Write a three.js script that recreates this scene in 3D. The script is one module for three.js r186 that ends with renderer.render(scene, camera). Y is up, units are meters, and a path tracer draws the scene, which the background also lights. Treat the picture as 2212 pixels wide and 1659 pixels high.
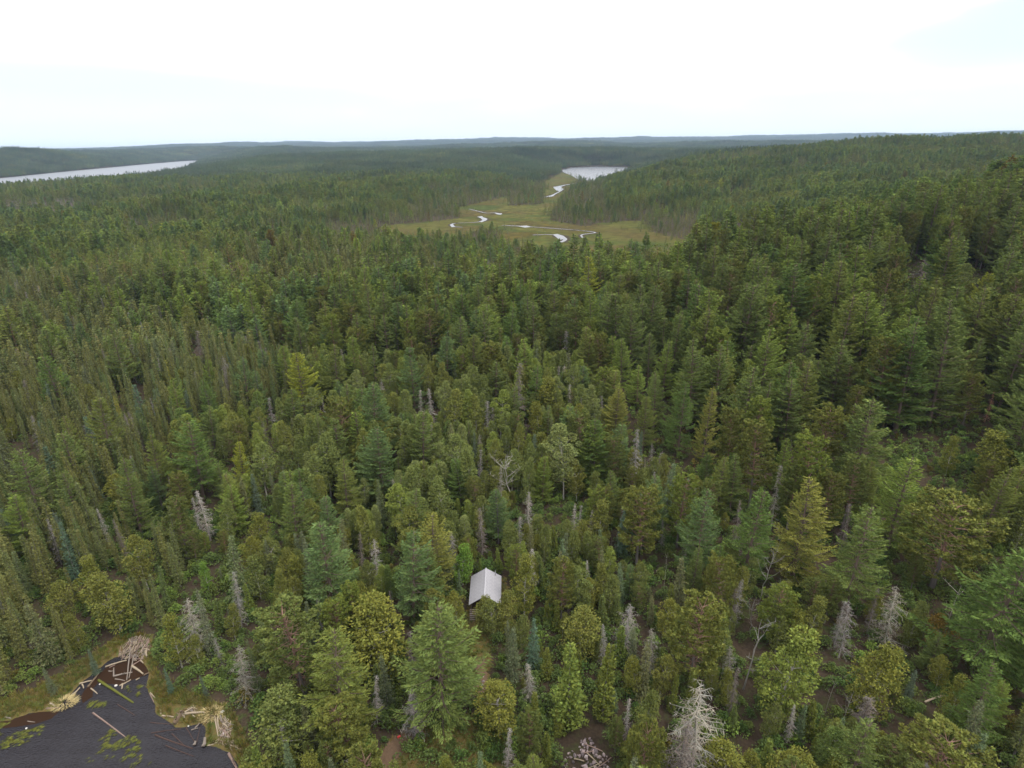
import * as THREE from 'three';
import { ImprovedNoise } from 'three/addons/math/ImprovedNoise.js';
import { mergeGeometries } from 'three/addons/utils/BufferGeometryUtils.js';

// ---------------------------------------------------------------- camera, sky, sun, exposure
const scene = new THREE.Scene();
const CAM_Y = 85, FOV = 65, PITCH = -21.7, ROLL = -0.7;
const camera = new THREE.PerspectiveCamera(FOV, 4 / 3, 0.5, 40000);
camera.position.set(0, CAM_Y, 0);
camera.rotation.order = 'YXZ';
camera.rotation.set(PITCH * Math.PI / 180, 0, ROLL * Math.PI / 180);
camera.updateMatrixWorld(true);
const renderer = new THREE.WebGLRenderer({ antialias: true });
renderer.setSize(1024, 768);
renderer.toneMapping = THREE.LinearToneMapping;
renderer.toneMappingExposure = 1.57;
renderer.shadowMap.enabled = true;

const { clamp, lerp, smoothstep: SS } = THREE.MathUtils;
const perlin = new ImprovedNoise();
const noise = (x, y, z = 0) => perlin.noise(x, y, z + 0.37);
const fbm = (x, y, z = 0, o = 4) => { let s = 0, a = 0.5; for (let i = 0; i < o; i++) { s += a * noise(x, y, z + i * 7.3); x *= 2.03; y *= 2.03; a *= 0.5; } return s; };
function rng(seed) { let a = seed >>> 0; return () => { a = (a + 0x6D2B79F5) | 0; let t = Math.imul(a ^ (a >>> 15), 1 | a); t = (t + Math.imul(t ^ (t >>> 7), 61 | t)) ^ t; return ((t ^ (t >>> 14)) >>> 0) / 4294967296; }; }

const SUN_DIR = new THREE.Vector3(0.42, 0.86, 0.3).normalize();
{ // bright overcast, thin in places so that pale blue shows through
  const W = 1024, Hh = 512, data = new Float32Array(W * Hh * 4);
  for (let j = 0; j < Hh; j++) {
    const el = ((j + 0.5) / Hh - 0.5) * Math.PI, y = Math.sin(el), c = Math.cos(el);
    for (let i = 0; i < W; i++) {
      const az = ((i + 0.5) / W - 0.5) * 2 * Math.PI, x = Math.cos(az) * c, z = Math.sin(az) * c, o = (j * W + i) * 4;
      // azimuth from the view axis in degrees (to the right positive) and elevation
      const a = Math.atan2(x, -z) * 57.2958, e = el * 57.2958, k = 1 / (Math.max(y, 0) + 0.12);
      const n = fbm(x * k * 1.1 + 3, z * k * 1.1, 1.7, 5), n2 = fbm(x * k * 0.5, z * k * 0.5 + 9, 4.1, 4);
      let gap = SS(n2 + 0.35 * n, 0.14, 0.42) * SS(e, 2, 14) * 0.8;                       // openings anywhere in the sky
      const streak = 0.25 * n + 0.1 * noise(a * 0.12, e * 1.1, 3);
      if (Math.abs(a) < 60 && e < 26) {
        const el1 = (a + 36) / 26, er1 = (e - (4.7 - 0.02 * (a + 40))) / 1.5;               // long thin opening low on the one side
        const el2 = (a - 47) / 15, er2 = (e - (7.0 + 0.1 * (a - 38))) / 2.0;               // wedge of blue on the other
        gap = Math.max(0.25 * gap * SS(Math.abs(a), 30, 60), 0.62 * SS(1.25 - Math.hypot(el1, er1) + 2 * streak, 0, 1.0), 1.0 * SS(1.6 - Math.hypot(el2, er2) + 1.4 * streak, 0, 0.8));
      }
      const low = 1 - SS(e, 0, 7), cie = 0.92 + 1.65 * Math.max(0, y);
      let r = lerp(0.82, 0.52, low) + 0.2 * n, g = lerp(0.82, 0.555, low) + 0.17 * n, b = lerp(0.83, 0.6, low) + 0.13 * n;
      r = lerp(r, 0.32, gap) * cie; g = lerp(g, 0.395, gap) * cie; b = lerp(b, 0.495, gap) * cie;
      const glow = Math.pow(Math.max(0, x * SUN_DIR.x + y * SUN_DIR.y + z * SUN_DIR.z), 3) * 0.25;
      if (e < 0) { const f = SS(e, -12, 0); r *= lerp(0.12, 1, f); g *= lerp(0.14, 1, f); b *= lerp(0.12, 1, f); }
      data[o] = r + glow; data[o + 1] = g + glow; data[o + 2] = b + glow; data[o + 3] = 1;
    }
  }
  const sky = new THREE.DataTexture(data, W, Hh, THREE.RGBAFormat, THREE.FloatType);
  sky.mapping = THREE.EquirectangularReflectionMapping; sky.magFilter = THREE.LinearFilter; sky.needsUpdate = true;
  scene.background = sky; scene.environment = sky;
}
const sun = new THREE.DirectionalLight(new THREE.Color(1, 0.955, 0.88), 1.5);
sun.position.copy(SUN_DIR).multiplyScalar(600); sun.target.position.set(0, 0, -120); sun.position.z -= 120;
sun.castShadow = true; sun.shadow.radius = 22; sun.shadow.mapSize.set(2048, 2048);
Object.assign(sun.shadow.camera, { left: -260, right: 260, top: 260, bottom: -260, near: 1, far: 1400 });
scene.add(sun, sun.target);
scene.fog = new THREE.FogExp2(new THREE.Color(0.56, 0.74, 1), 0.000039);

// ---------------------------------------------------------------- from photograph pixels (2212 x 1659) to the ground and back
const FPX = 829.5 / Math.tan(FOV * Math.PI / 360), camQ = camera.quaternion.clone(), camQi = camQ.clone().invert();
const rayDir = (px, py) => new THREE.Vector3((px - 1106) / FPX, -(py - 829.5) / FPX, -1).applyQuaternion(camQ).normalize();
const tmpV = new THREE.Vector3();
function project(x, y, z) { tmpV.set(x, y - CAM_Y, z).applyQuaternion(camQi); return tmpV.z > -0.5 ? null : [1106 + FPX * tmpV.x / -tmpV.z, 829.5 - FPX * tmpV.y / -tmpV.z, -tmpV.z]; }
const onPlane = (px, py, y = 0) => { const d = rayDir(px, py), t = (y - CAM_Y) / d.y; return [d.x * t, d.z * t]; };
function onGround(px, py, h = 0) { // where the line of sight comes within h of the ground
  const d = rayDir(px, py); let t = 20, dt = 2;
  for (; t < 15000; t += dt) { dt = Math.max(1, t * 0.01); if (CAM_Y + d.y * t - H(d.x * t, d.z * t) <= h) break; }
  let lo = t - dt, hi = t;
  for (let i = 0; i < 12; i++) { const m = (lo + hi) / 2; if (CAM_Y + d.y * m - H(d.x * m, d.z * m) <= h) hi = m; else lo = m; }
  return [d.x * hi, d.z * hi, hi];
}
function sd(poly, x, z) { // signed distance, negative inside
  if (poly.box === undefined) { const xs = poly.map((p) => p[0]), zs = poly.map((p) => p[1]); poly.box = [Math.min(...xs), Math.max(...xs), Math.min(...zs), Math.max(...zs)]; }
  const b = poly.box, ox = Math.max(b[0] - x, 0, x - b[1]), oz = Math.max(b[2] - z, 0, z - b[3]);
  if (ox + oz > 400) return ox + oz;
  let m = 1e18, inside = false;
  for (let i = 0, j = poly.length - 1; i < poly.length; j = i++) {
    const [ax, az] = poly[i], [bx, bz] = poly[j], ex = bx - ax, ez = bz - az, t = clamp(((x - ax) * ex + (z - az) * ez) / (ex * ex + ez * ez + 1e-9), 0, 1), dx = x - ax - ex * t, dz = z - az - ez * t;
    m = Math.min(m, dx * dx + dz * dz);
    if ((az > z) !== (bz > z) && x < ((bx - ax) * (z - az)) / (bz - az) + ax) inside = !inside;
  }
  return inside ? -Math.sqrt(m) : Math.sqrt(m);
}
const flat = (pts) => pts.map(([u, v]) => onPlane(u, v, 0));
const MARSH = flat([[1257, 384], [1234, 407], [1207, 437], [1187, 475], [1257, 490], [1334, 478], [1391, 478], [1407, 502], [1480, 517], [1454, 560], [1371, 572], [1237, 556], [1071, 522], [1085, 494], [1037, 498], [971, 519], [924, 516], [837, 509], [821, 489], [911, 481], [994, 472], [984, 450], [1054, 434], [1101, 421], [1101, 446], [1171, 440], [1176, 403], [1171, 394], [1214, 372]]);
// the near shore of the big lake is hidden behind its trees: widen it towards us
const BIG_LAKE = flat([[-700, 476], [-100, 420], [60, 407], [230, 394], [380, 372], [424, 357], [436, 346], [390, 348.5], [300, 356], [150, 370], [60, 379], [0, 385], [-150, 398], [-700, 450]]);
const SMALL_LAKE = flat([[1216, 372], [1214, 367], [1235, 362], [1290, 359.5], [1350, 361], [1372, 366], [1350, 378], [1300, 392], [1268, 394], [1250, 389], [1236, 380]]);
const POND = flat([[-260, 1720], [-200, 1590], [-60, 1563], [20, 1556], [62, 1540], [120, 1533], [140, 1510], [165, 1483], [190, 1462], [212, 1444], [238, 1424], [268, 1412], [298, 1416], [318, 1440], [326, 1460], [318, 1478], [326, 1500], [340, 1524], [338, 1540], [360, 1552], [384, 1570], [412, 1566], [448, 1560], [446, 1590], [440, 1608], [470, 1612], [500, 1625], [516, 1648], [530, 1700], [560, 1800], [-200, 1900]]);
const gauss = (x, d, cx, cd, sx, sd_) => Math.exp(-(((x - cx) / sx) ** 2) / 2 - (((d - cd) / sd_) ** 2) / 2);
function H(x, z) {
  const d = -z, r = Math.hypot(x, z);
  let g = 50 * Math.max(0, gauss(x, d, 390, 310, 200, 185) - 0.035);
  g += 62 * gauss(x, d, 1000, 1250, 430, 400) + 26 * gauss(x, d, 700, 2000, 500, 420);
  g += 78 * gauss(x, d, -2080, 3150, 170, 300) + 40 * gauss(x, d, -2750, 2900, 500, 300) + 30 * gauss(x, d, -1900, 4700, 900, 500) + 24 * gauss(x, d, -500, 2600, 700, 420) + 30 * gauss(x, d, 300, 3050, 500, 380);
  const far = SS(r, 1500, 5500);
  g += far * (34 + 48 * fbm(x / 1300, z / 1300, 2, 4)) + SS(r, 3800, 6500) * SS(x / (r + 1), -0.62, -0.36) * (18 + 60 * fbm(x / 2100 + 3, z / 1500, 16, 3)) + SS(r, 7500, 11500) * lerp(0.3, 1, SS(x / (r + 1), -0.62, -0.3)) * (72 + 120 * fbm(x / 2600 + 5, z / 3300, 6, 3));
  const roll = SS(r, 60, 400);
  g += roll * (5 + 9 * noise(x / 230, z / 230, 8) + 4 * noise(x / 90, z / 90, 5)) + (1.6 + 1.3 * noise(x / 38, z / 38, 3) + 0.35 * noise(x / 9, z / 9, 2));
  const wet = (p, m, deep, lip = 0) => { const s = sd(p, x, z); g = s > 0 ? g * SS(s, -m * 0.06, m) + lip * SS(s, 0, 2) : -deep * SS(-s, 0, 3) ; };
  if (r < 220) wet(POND, 26, 1.2, 0.25);
  if (r > 350 && r < 2800) { wet(MARSH, 230, 0.0); wet(SMALL_LAKE, 260, 2); }
  if (r > 1300) wet(BIG_LAKE, 420, 3);
  return g;
}

// ---------------------------------------------------------------- names, labels, materials
const used = new Map();
function numbered(n) { const k = used.get(n) ?? 0; used.set(n, k + 1); return k ? n + '_' + String(k).padStart(3, '0') : n; }
const shade = (o) => { o.traverse((m) => { if (m.isMesh) { m.castShadow = true; m.receiveShadow = true; } }); return o; };
function tag(o, label, category, group, kind) { if (label) o.userData.label = label; if (category) o.userData.category = category; if (group) o.userData.group = group; if (kind) o.userData.kind = kind; return o; }
function place(o) { scene.add(shade(o)); return o; }
function mesh(name, geo, mat, parent) { const m = new THREE.Mesh(geo, mat); m.name = parent ? name : numbered(name); if (parent) parent.add(m); return m; }
const std = (o) => new THREE.MeshPhysicalMaterial({ roughness: 0.9, specularIntensity: (o.roughness ?? 0.9) > 0.8 ? 0.05 : 1, side: THREE.DoubleSide, ...o });
const lin = (r, g, b) => new THREE.Color().setRGB(r, g, b);
function noiseTexture(size, fn, opts = {}) { // fn(u, v) -> [r, g, b] linear 0..1
  const d = new Uint8Array(size * size * 4);
  for (let j = 0; j < size; j++) for (let i = 0; i < size; i++) { const c = fn(i / size, j / size), o = (j * size + i) * 4; for (let k = 0; k < 3; k++) { const v = clamp(c[k], 0, 1); d[o + k] = 255 * (opts.raw ? v : v <= 0.0031308 ? v * 12.92 : 1.055 * Math.pow(v, 1 / 2.4) - 0.055); } d[o + 3] = 255; }
  const t = new THREE.DataTexture(d, size, size); t.wrapS = t.wrapT = THREE.RepeatWrapping; t.magFilter = THREE.LinearFilter; if (!opts.raw) t.colorSpace = THREE.SRGBColorSpace; t.needsUpdate = true; return t;
}
const tile = (u, v, f, s, o = 4) => { // noise that repeats over 0..1
  const n = (a, b) => fbm(a * f, b * f, s, o);
  return n(u, v) * (1 - u) * (1 - v) + n(u - 1, v) * u * (1 - v) + n(u, v - 1) * (1 - u) * v + n(u - 1, v - 1) * u * v;
};

// ---------------------------------------------------------------- mesh builder
class MB {
  constructor() { this.p = []; this.c = []; this.u = null; }
  tri(a, b, c, k) { this.p.push(a[0], a[1], a[2], b[0], b[1], b[2], c[0], c[1], c[2]); for (let i = 0; i < 3; i++) this.c.push(k[0], k[1], k[2]); }
  quad(a, b, c, d, k) { this.tri(a, b, c, k); this.tri(a, c, d, k); }
  tube(pts, radii, n, k) { // tapered limb through pts
    let prev = null;
    for (let i = 0; i < pts.length; i++) {
      const a = pts[Math.max(0, i - 1)], b = pts[Math.min(pts.length - 1, i + 1)], d = norm([b[0] - a[0], b[1] - a[1], b[2] - a[2]]), s = norm(cross(d, Math.abs(d[1]) > 0.9 ? [1, 0, 0] : [0, 1, 0])), t = cross(d, s), ring = [];
      for (let j = 0; j < n; j++) { const w = (j / n) * 6.2832, cs = Math.cos(w) * radii[i], sn = Math.sin(w) * radii[i]; ring.push([pts[i][0] + s[0] * cs + t[0] * sn, pts[i][1] + s[1] * cs + t[1] * sn, pts[i][2] + s[2] * cs + t[2] * sn]); }
      if (prev) for (let j = 0; j < n; j++) { const j2 = (j + 1) % n, kk = typeof k === 'function' ? k(pts[i]) : k; this.quad(prev[j], prev[j2], ring[j2], ring[j], kk); }
      prev = ring;
    }
  }
  cap(pts, r, n, k) { const c = pts[0]; for (let j = 0; j < n; j++) this.tri(c, [c[0] + r * Math.cos(j / n * 6.28), c[1], c[2] + r * Math.sin(j / n * 6.28)], [c[0] + r * Math.cos((j + 1) / n * 6.28), c[1], c[2] + r * Math.sin((j + 1) / n * 6.28)], k); }
  geo() {
    const g = new THREE.BufferGeometry();
    g.setAttribute('position', new THREE.BufferAttribute(new Float32Array(this.p), 3));
    g.setAttribute('color', new THREE.BufferAttribute(new Float32Array(this.c), 3));
    g.computeVertexNormals();
    return g;
  }
  get tris() { return this.p.length / 9; }
}
const cross = (a, b) => [a[1] * b[2] - a[2] * b[1], a[2] * b[0] - a[0] * b[2], a[0] * b[1] - a[1] * b[0]];
const norm = (a) => { const l = Math.hypot(a[0], a[1], a[2]) || 1; return [a[0] / l, a[1] / l, a[2] / l]; };
const add = (a, b, s = 1) => [a[0] + b[0] * s, a[1] + b[1] * s, a[2] + b[2] * s];
const vary = (c, R, s) => { const k = 1 + (R() - 0.5) * 2 * s, h = (R() - 0.5) * s * 0.5; return [c[0] * k * (1 + h), c[1] * k, c[2] * k * (1 - h)]; };

// a blade: one thin triangle from p along dir
function blade(mb, p, dir, len, w, k, R) {
  const s = norm(cross(dir, [R() - 0.5, R() - 0.5, R() - 0.5])), b = add(p, dir, len * 0.35), t = add(p, dir, len);
  mb.tri(add(b, s, w * 0.5), t, add(p, s, -w * 0.35), k);
}
const BARK = { grey: [0.13, 0.115, 0.105], brown: [0.1, 0.075, 0.06], red: [0.15, 0.09, 0.07], white: [0.28, 0.262, 0.232], dead: [0.2, 0.182, 0.168] };
function trunkOf(mb, h, r, k, R, lean = 0.15, n = 6) { const pts = [], rad = [], a = R() * 6.28; for (let i = 0; i <= 5; i++) { const t = i / 5; pts.push([Math.cos(a) * lean * h * 0.1 * t * t + (R() - 0.5) * 0.05, h * t, Math.sin(a) * lean * h * 0.1 * t * t]); rad.push(r * (1 - 0.88 * t) * (i === 0 ? 1.25 : 1)); } mb.tube(pts, rad, n, k); return (y) => { const t = clamp(y / h, 0, 1); return [Math.cos(a) * lean * h * 0.1 * t * t, y, Math.sin(a) * lean * h * 0.1 * t * t]; }; }

// every builder returns { trunk, crown } as mesh builders for a tree of height 1 x h metres; q is the level of detail
function whitePine(seed, q, o = {}) {
  const R = rng(seed), h = o.h ?? 21, T = new MB(), C = new MB(), W = o.w ?? 5.0, base = o.base ?? 0.14, leaf = [0.095, 0.124, 0.033], big = 1 / Math.sqrt(q);
  const at = trunkOf(T, h, 0.3, BARK.brown, R, 0.3);
  const skew = R() * 6.28, sk = 0.25 * R();
  for (let y = h * base; y < h - 0.3; y += lerp(1.45, 0.7, y / h) * (0.8 + 0.4 * R())) {
    const t = (y / h - base) / (1 - base), prof = Math.pow(1 - t, 0.84) * (0.7 + 0.34 * SS(t, -0.1, 0.25)) * (0.82 + 0.36 * R()) + 0.045, n = 5 + Math.floor(R() * 2), a0 = R() * 6.28;
    for (let i = 0; i < n; i++) {
      if (R() < 0.1) continue;
      const a = a0 + (i / n) * 6.28 + (R() - 0.5) * 0.5, L = W * prof * (0.6 + 0.62 * R()) * (1 + sk * Math.cos(a - skew)), up0 = lerp(-0.1, 0.75, t * t) + (R() - 0.5) * 0.14, curl = 0.34 * (0.5 + R());
      const f = [Math.cos(a), 0, Math.sin(a)], sdv = [-Math.sin(a), 0, Math.cos(a)], o0 = at(y + (R() - 0.5) * 0.25), axis = (s) => [o0[0] + f[0] * L * s, o0[1] + L * (up0 * s + curl * s * s * s), o0[2] + f[2] * L * s];
      if (q > 0.2) T.tube([axis(0), axis(0.5), axis(0.9)], [0.06, 0.04, 0.012], 3, BARK.brown);
      const step = 0.3 * big, hue = vary(leaf, R, 0.12);
      for (let s = 0.22 + R() * 0.1; s <= 1.0; s += step / L) {
        const c = axis(s);
        for (const side of [-1, 1]) {
          const bl = (0.3 + 0.36 * L * (1 - s) * 0.85 + 0.35 * R());
          for (let m = 0.05 + 0.2 * R(); m < bl; m += 0.3 * big) {
            const p = add(add(c, sdv, side * m * 0.85), f, m * 0.6); p[1] += 0.05 * m + (R() - 0.5) * 0.1;
            const k = vary(hue, R, 0.24);
            for (let b = 0; b < 4; b++) blade(C, p, norm([f[0] * 1.1 + sdv[0] * side * (0.2 + R() * 0.7) + (R() - 0.5) * 0.7, 0.15 + R() * 0.6 - 0.35 * R(), f[2] * 1.1 + sdv[2] * side * (0.2 + R() * 0.7) + (R() - 0.5) * 0.7]), 0.46 * Math.min(big, 3) * (0.7 + 0.6 * R()), 0.2 * Math.min(big, 3), k, R);
          }
        }
      }
    }
  }
  for (let b = 0; b < 16; b++) blade(C, [(R() - 0.5) * 0.2, h - 0.8 * R(), (R() - 0.5) * 0.2], norm([R() - 0.5, 1.2, R() - 0.5]), 0.55 * Math.min(big, 2), 0.22 * Math.min(big, 2), vary(leaf, R, 0.25), R);
  return { T, C };
}
function redPine(seed, q, o = {}) { // rounded crown of pompom tufts high on a bare reddish trunk
  const R = rng(seed), h = o.h ?? 18, T = new MB(), C = new MB(), W = o.w ?? 3.4, base = o.base ?? 0.26, leaf = [0.096, 0.115, 0.031], big = 1 / Math.sqrt(q);
  const at = trunkOf(T, h * 0.97, 0.24, (p) => (p[1] > h * 0.45 ? BARK.red : BARK.grey), R, 0.4);
  const nb = Math.round(84 * Math.max(q, 0.25));
  for (let i = 0; i < nb; i++) {
    const t = (i + R()) / nb, y = h * lerp(base, 0.97, t), prof = Math.sqrt(Math.max(0, 1 - Math.pow(Math.abs(t - 0.38) / 0.66, 2.2))), a = i * 2.4 + R(), L = W * prof * (0.55 + 0.55 * R()) + 0.2, up = lerp(0.0, 0.9, t);
    const f = [Math.cos(a), 0, Math.sin(a)], sv = [-f[2], 0, f[0]], o0 = at(y), axis = (s) => [o0[0] + f[0] * L * s, o0[1] + L * (up * s * 0.6 + 0.25 * s * s), o0[2] + f[2] * L * s];
    if (q > 0.2) T.tube([axis(0), axis(0.5), axis(0.95)], [0.05, 0.035, 0.012], 3, BARK.red);
    const np = Math.max(2, Math.round(14 * Math.max(q, 0.22) * (0.6 + L / W)));
    for (let j = 0; j < np; j++) {
      const s = 0.35 + 0.7 * Math.sqrt(R()), c = axis(Math.min(s, 1.05)), off = (R() - 0.5) * 1.3 * (1.3 - s + 0.4), p = add(c, sv, off); p[1] += (R() - 0.3) * 0.5;
      const k = vary(leaf, R, 0.3), nbl = q > 0.5 ? 9 : 6;
      for (let b = 0; b < nbl; b++) blade(C, p, norm([f[0] * 0.5 + (R() - 0.5) * 1.7, 0.5 + (R() - 0.35) * 1.1, f[2] * 0.5 + (R() - 0.5) * 1.7]), 0.4 * Math.min(big, 2.8) * (0.8 + 0.4 * R()), 0.24 * Math.min(big, 2.8), k, R);
    }
  }
  return { T, C };
}
function spruce(seed, q, o = {}) { // narrow cone of short drooping sprays
  const R = rng(seed), h = o.h ?? 14, T = new MB(), C = new MB(), W = o.w ?? 1.25, base = o.base ?? 0.08, leaf = o.leaf ?? [0.09, 0.102, 0.036], big = 1 / Math.sqrt(q), droop = o.droop ?? 0.45, gap = o.gap ?? 0.36, pw = o.pw ?? 0.86, dens = o.dens ?? 1;
  const at = trunkOf(T, h, o.r ?? 0.14, BARK.grey, R, 0.25, q > 0.5 ? 6 : 4);
  for (let y = h * base; y < h * 0.985; y += gap * Math.min(big, 3) * (0.7 + 0.6 * R())) {
    const t = (y / h - base) / (1 - base), club = o.club ? 1 + 0.3 * Math.exp(-(((t - 0.93) / 0.05) ** 2)) : 1, prof = (Math.pow(1 - t, pw) * 0.97 + 0.05) * club * (0.72 + 0.56 * noise(y * 0.6, seed * 3.1)+ 0.2 * R()) , n = 5 + Math.floor(R() * 2), a0 = R() * 6.28;
    for (let i = 0; i < n; i++) {
      if (R() < 0.06) continue;
      const a = a0 + (i / n) * 6.28 + (R() - 0.5) * 0.6, L = W * prof * (0.65 + 0.6 * R()) + 0.08, dr = lerp(droop, -0.5, t * t * t), f = [Math.cos(a), 0, Math.sin(a)], sv = [-f[2], 0, f[0]], o0 = at(y), axis = (s) => [o0[0] + f[0] * L * s, o0[1] - L * (dr * s - 0.35 * dr * s * s * s), o0[2] + f[2] * L * s];
      const step = 0.24 * big / dens;
      for (let s = 0.15 + R() * 0.2; s <= 1.02; s += step / Math.max(L, 0.3)) {
        const c = axis(s), wdt = 0.12 + 0.3 * L * (1.05 - s);
        for (const side of [-1, 1]) {
          const k = vary(leaf, R, 0.32), p = add(c, sv, side * wdt * 0.4 * R());
          for (let b = 0; b < 2; b++) blade(C, p, norm([f[0] * 0.55 + sv[0] * side * (0.3 + R()) + (R() - 0.5) * 0.4, (o.rise ?? -0.25) + (R() - 0.5) * 0.7, f[2] * 0.55 + sv[2] * side * (0.3 + R()) + (R() - 0.5) * 0.4]), (0.26 + wdt * 0.6) * Math.min(big, 2.6) * (0.8 + 0.4 * R()), 0.21 * Math.min(big, 2.6), k, R);
        }
      }
    }
  }
  for (let b = 0; b < 8; b++) blade(C, [0, h - 0.5 * R(), 0], norm([(R() - 0.5) * 0.6, 1, (R() - 0.5) * 0.6]), 0.35, 0.14, vary(leaf, R, 0.25), R);
  return { T, C };
}
function broadleaf(seed, q, o = {}) { // leaf clumps spread over a loose egg-shaped crown
  const R = rng(seed), h = o.h ?? 14, T = new MB(), C = new MB(), W = o.w ?? 2.5, base = o.base ?? 0.16, leaf = o.leaf ?? [0.108, 0.129, 0.036], big = 1 / Math.sqrt(q), bark = o.bark ?? BARK.white, lf = o.lf ?? 0.23;
  const at = trunkOf(T, h * 0.86, o.r ?? 0.13, (p) => (p[1] < h * 0.75 ? bark : BARK.grey), R, 0.9);
  const nc = Math.round((o.nc ?? 56) * Math.max(q, 0.3)), ch = h * (1 - base), cy = h * base;
  for (let i = 0; i < nc; i++) {
    const t = Math.pow((i + R()) / nc, 0.9), tw = o.wide ?? 0.4, prof = Math.max(0.1, t > tw ? 1 - Math.pow((t - tw) / (1.02 - tw), 1.6) : 1 - Math.pow((tw - t) / (tw + 0.25), 2)) * (0.75 + 0.5 * noise(t * 5, seed * 0.7, 3) + 0.25 * R()), a = i * 2.39996 + R() * 0.8, rr = W * prof * (0.35 + 0.65 * Math.sqrt(R())) * (0.8 + 0.4 * noise(Math.cos(a) * 1.3, t * 3, seed)), p = at(cy + ch * t * 0.93);
    const c = [p[0] + Math.cos(a) * rr, p[1] + (R() - 0.5) * 0.4, p[2] + Math.sin(a) * rr];
    if (q > 0.2 && R() < 0.75) { const s = at(Math.max(cy * 0.7, p[1] - rr * 0.9)); T.tube([s, add(add(s, [c[0] - s[0], c[1] - s[1], c[2] - s[2]], 0.5), [0, -0.15, 0]), c], [0.05, 0.03, 0.012], 3, bark); }
    const cr = (0.4 + 0.75 * R() * R() + 0.25 * (1 - t)) * (o.cr ?? 1), nl = Math.round((o.nl ?? 150) * Math.min(1, q * 1.6)), hue = vary(leaf, R, 0.14);
    for (let j = 0; j < nl; j++) {
      let v = norm([R() - 0.5, R() - 0.4, R() - 0.5]); const rad = cr * (0.55 + 0.5 * Math.cbrt(R())), pp = [c[0] + v[0] * rad * 1.15, c[1] + v[1] * rad * 0.8, c[2] + v[2] * rad * 1.15];
      const d1 = norm([v[0] + (R() - 0.5) * 1.6, v[1] + (R() - 0.6) * 1.4, v[2] + (R() - 0.5) * 1.6]), d2 = norm(cross(d1, [R() - 0.5, R() - 0.5, R() - 0.5])), s = lf * Math.min(big, 2.8) * (0.7 + 0.6 * R()), k = vary(hue, R, 0.25);
      if (q > 0.5) C.quad(add(pp, d1, -s * 0.5), add(pp, d2, s * 0.32), add(pp, d1, s * 0.5), add(pp, d2, -s * 0.32), k);
      else C.tri(add(pp, d1, -s * 0.55), add(pp, d2, s * 0.5), add(pp, d1, s * 0.55), k);
    }
  }
  return { T, C };
}
function deadSpruce(seed, q, o = {}) { // bare grey branches with hanging twigs
  const R = rng(seed), h = o.h ?? 13, T = new MB(), C = new MB(), W = o.w ?? 2.5, big = 1 / Math.sqrt(q), k0 = o.k ?? BARK.dead;
  const at = trunkOf(T, h, 0.1, k0, R, 0.3, 5);
  for (let y = h * 0.12; y < h * 0.98; y += 0.42 * Math.min(big, 3) * (0.6 + 0.8 * R())) {
    const t = y / h, prof = Math.pow(1 - t, 0.75) * (0.6 + 0.7 * noise(y * 0.5, seed * 1.7) + 0.3 * R()) + 0.07, n = 4 + Math.floor(R() * 3), a0 = R() * 6.28;
    for (let i = 0; i < n; i++) {
      if (R() < 0.12) continue;
      const a = a0 + (i / n) * 6.28 + (R() - 0.5) * 0.7, L = Math.max(0.15, W * prof * (0.4 + 0.9 * R())), f = [Math.cos(a), 0, Math.sin(a)], sv = [-f[2], 0, f[0]], o0 = at(y), dr = 0.25 + 0.45 * R() - t * 0.3, k = vary(k0, R, 0.25), axis = (s) => [o0[0] + f[0] * L * s, o0[1] - L * dr * (s - 0.45 * s * s * s), o0[2] + f[2] * L * s];
      if (q > 0.2) C.tube([axis(0), axis(0.5), axis(1)], [0.032, 0.022, 0.006], 3, k); else blade(C, axis(0), norm([f[0], -dr, f[2]]), L, 0.14, k, R);
      const nt = Math.round((4 + L * 9) * Math.max(0.25, q));
      for (let j = 0; j < nt; j++) { const s = 0.2 + 0.8 * R(), side = R() < 0.5 ? -1 : 1; blade(C, axis(s), norm([f[0] * (0.4 * R()) + sv[0] * side * R(), -0.25 - R() * 0.7, f[2] * (0.4 * R()) + sv[2] * side * R()]), (0.22 + 0.32 * R()) * Math.min(big, 2), (o.tw ?? 0.055) * Math.min(big, 2), vary(k, R, 0.2), R); }
    }
  }
  return { T, C };
}
function deadSnag(seed, q, o = {}) { // bare forked trunk, a few crooked limbs
  const R = rng(seed), h = o.h ?? 9, T = new MB(), C = new MB(), k0 = o.k ?? [0.21, 0.195, 0.175], pts = [], rad = [], n = 7; let x = 0, z = 0;
  for (let i = 0; i <= n; i++) { pts.push([x, h * i / n, z]); rad.push(lerp(o.r ?? 0.095, 0.02, i / n)); x += (R() - 0.5) * (o.crook ?? 0.5); z += (R() - 0.5) * (o.crook ?? 0.5); }
  T.tube(pts, rad, 6, k0);
  const nb = o.nb ?? 9;
  for (let i = 0; i < nb; i++) {
    const j = 2 + Math.floor(R() * (n - 2)), s = pts[j], a = R() * 6.28, L = (0.8 + 1.8 * R()) * (o.bl ?? 1), f = [Math.cos(a), 0.5 + R() * 0.6, Math.sin(a)], m = add(s, f, L * 0.45), e = add(add(m, f, L * 0.5), [(R() - 0.5) * 0.6, R() * 0.4, (R() - 0.5) * 0.6]);
    C.tube([s, m, e], [0.034, 0.022, 0.008], 4, vary(k0, R, 0.2));
    for (let b = 0; b < 3; b++) { const p = add(m, [e[0] - m[0], e[1] - m[1], e[2] - m[2]], R()), d = norm([(R() - 0.5) * 2, R(), (R() - 0.5) * 2]); C.tube([p, add(p, d, 0.4 + 0.5 * R())], [0.025, 0.006], 3, vary(k0, R, 0.2)); }
  }
  return { T, C };
}
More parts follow.
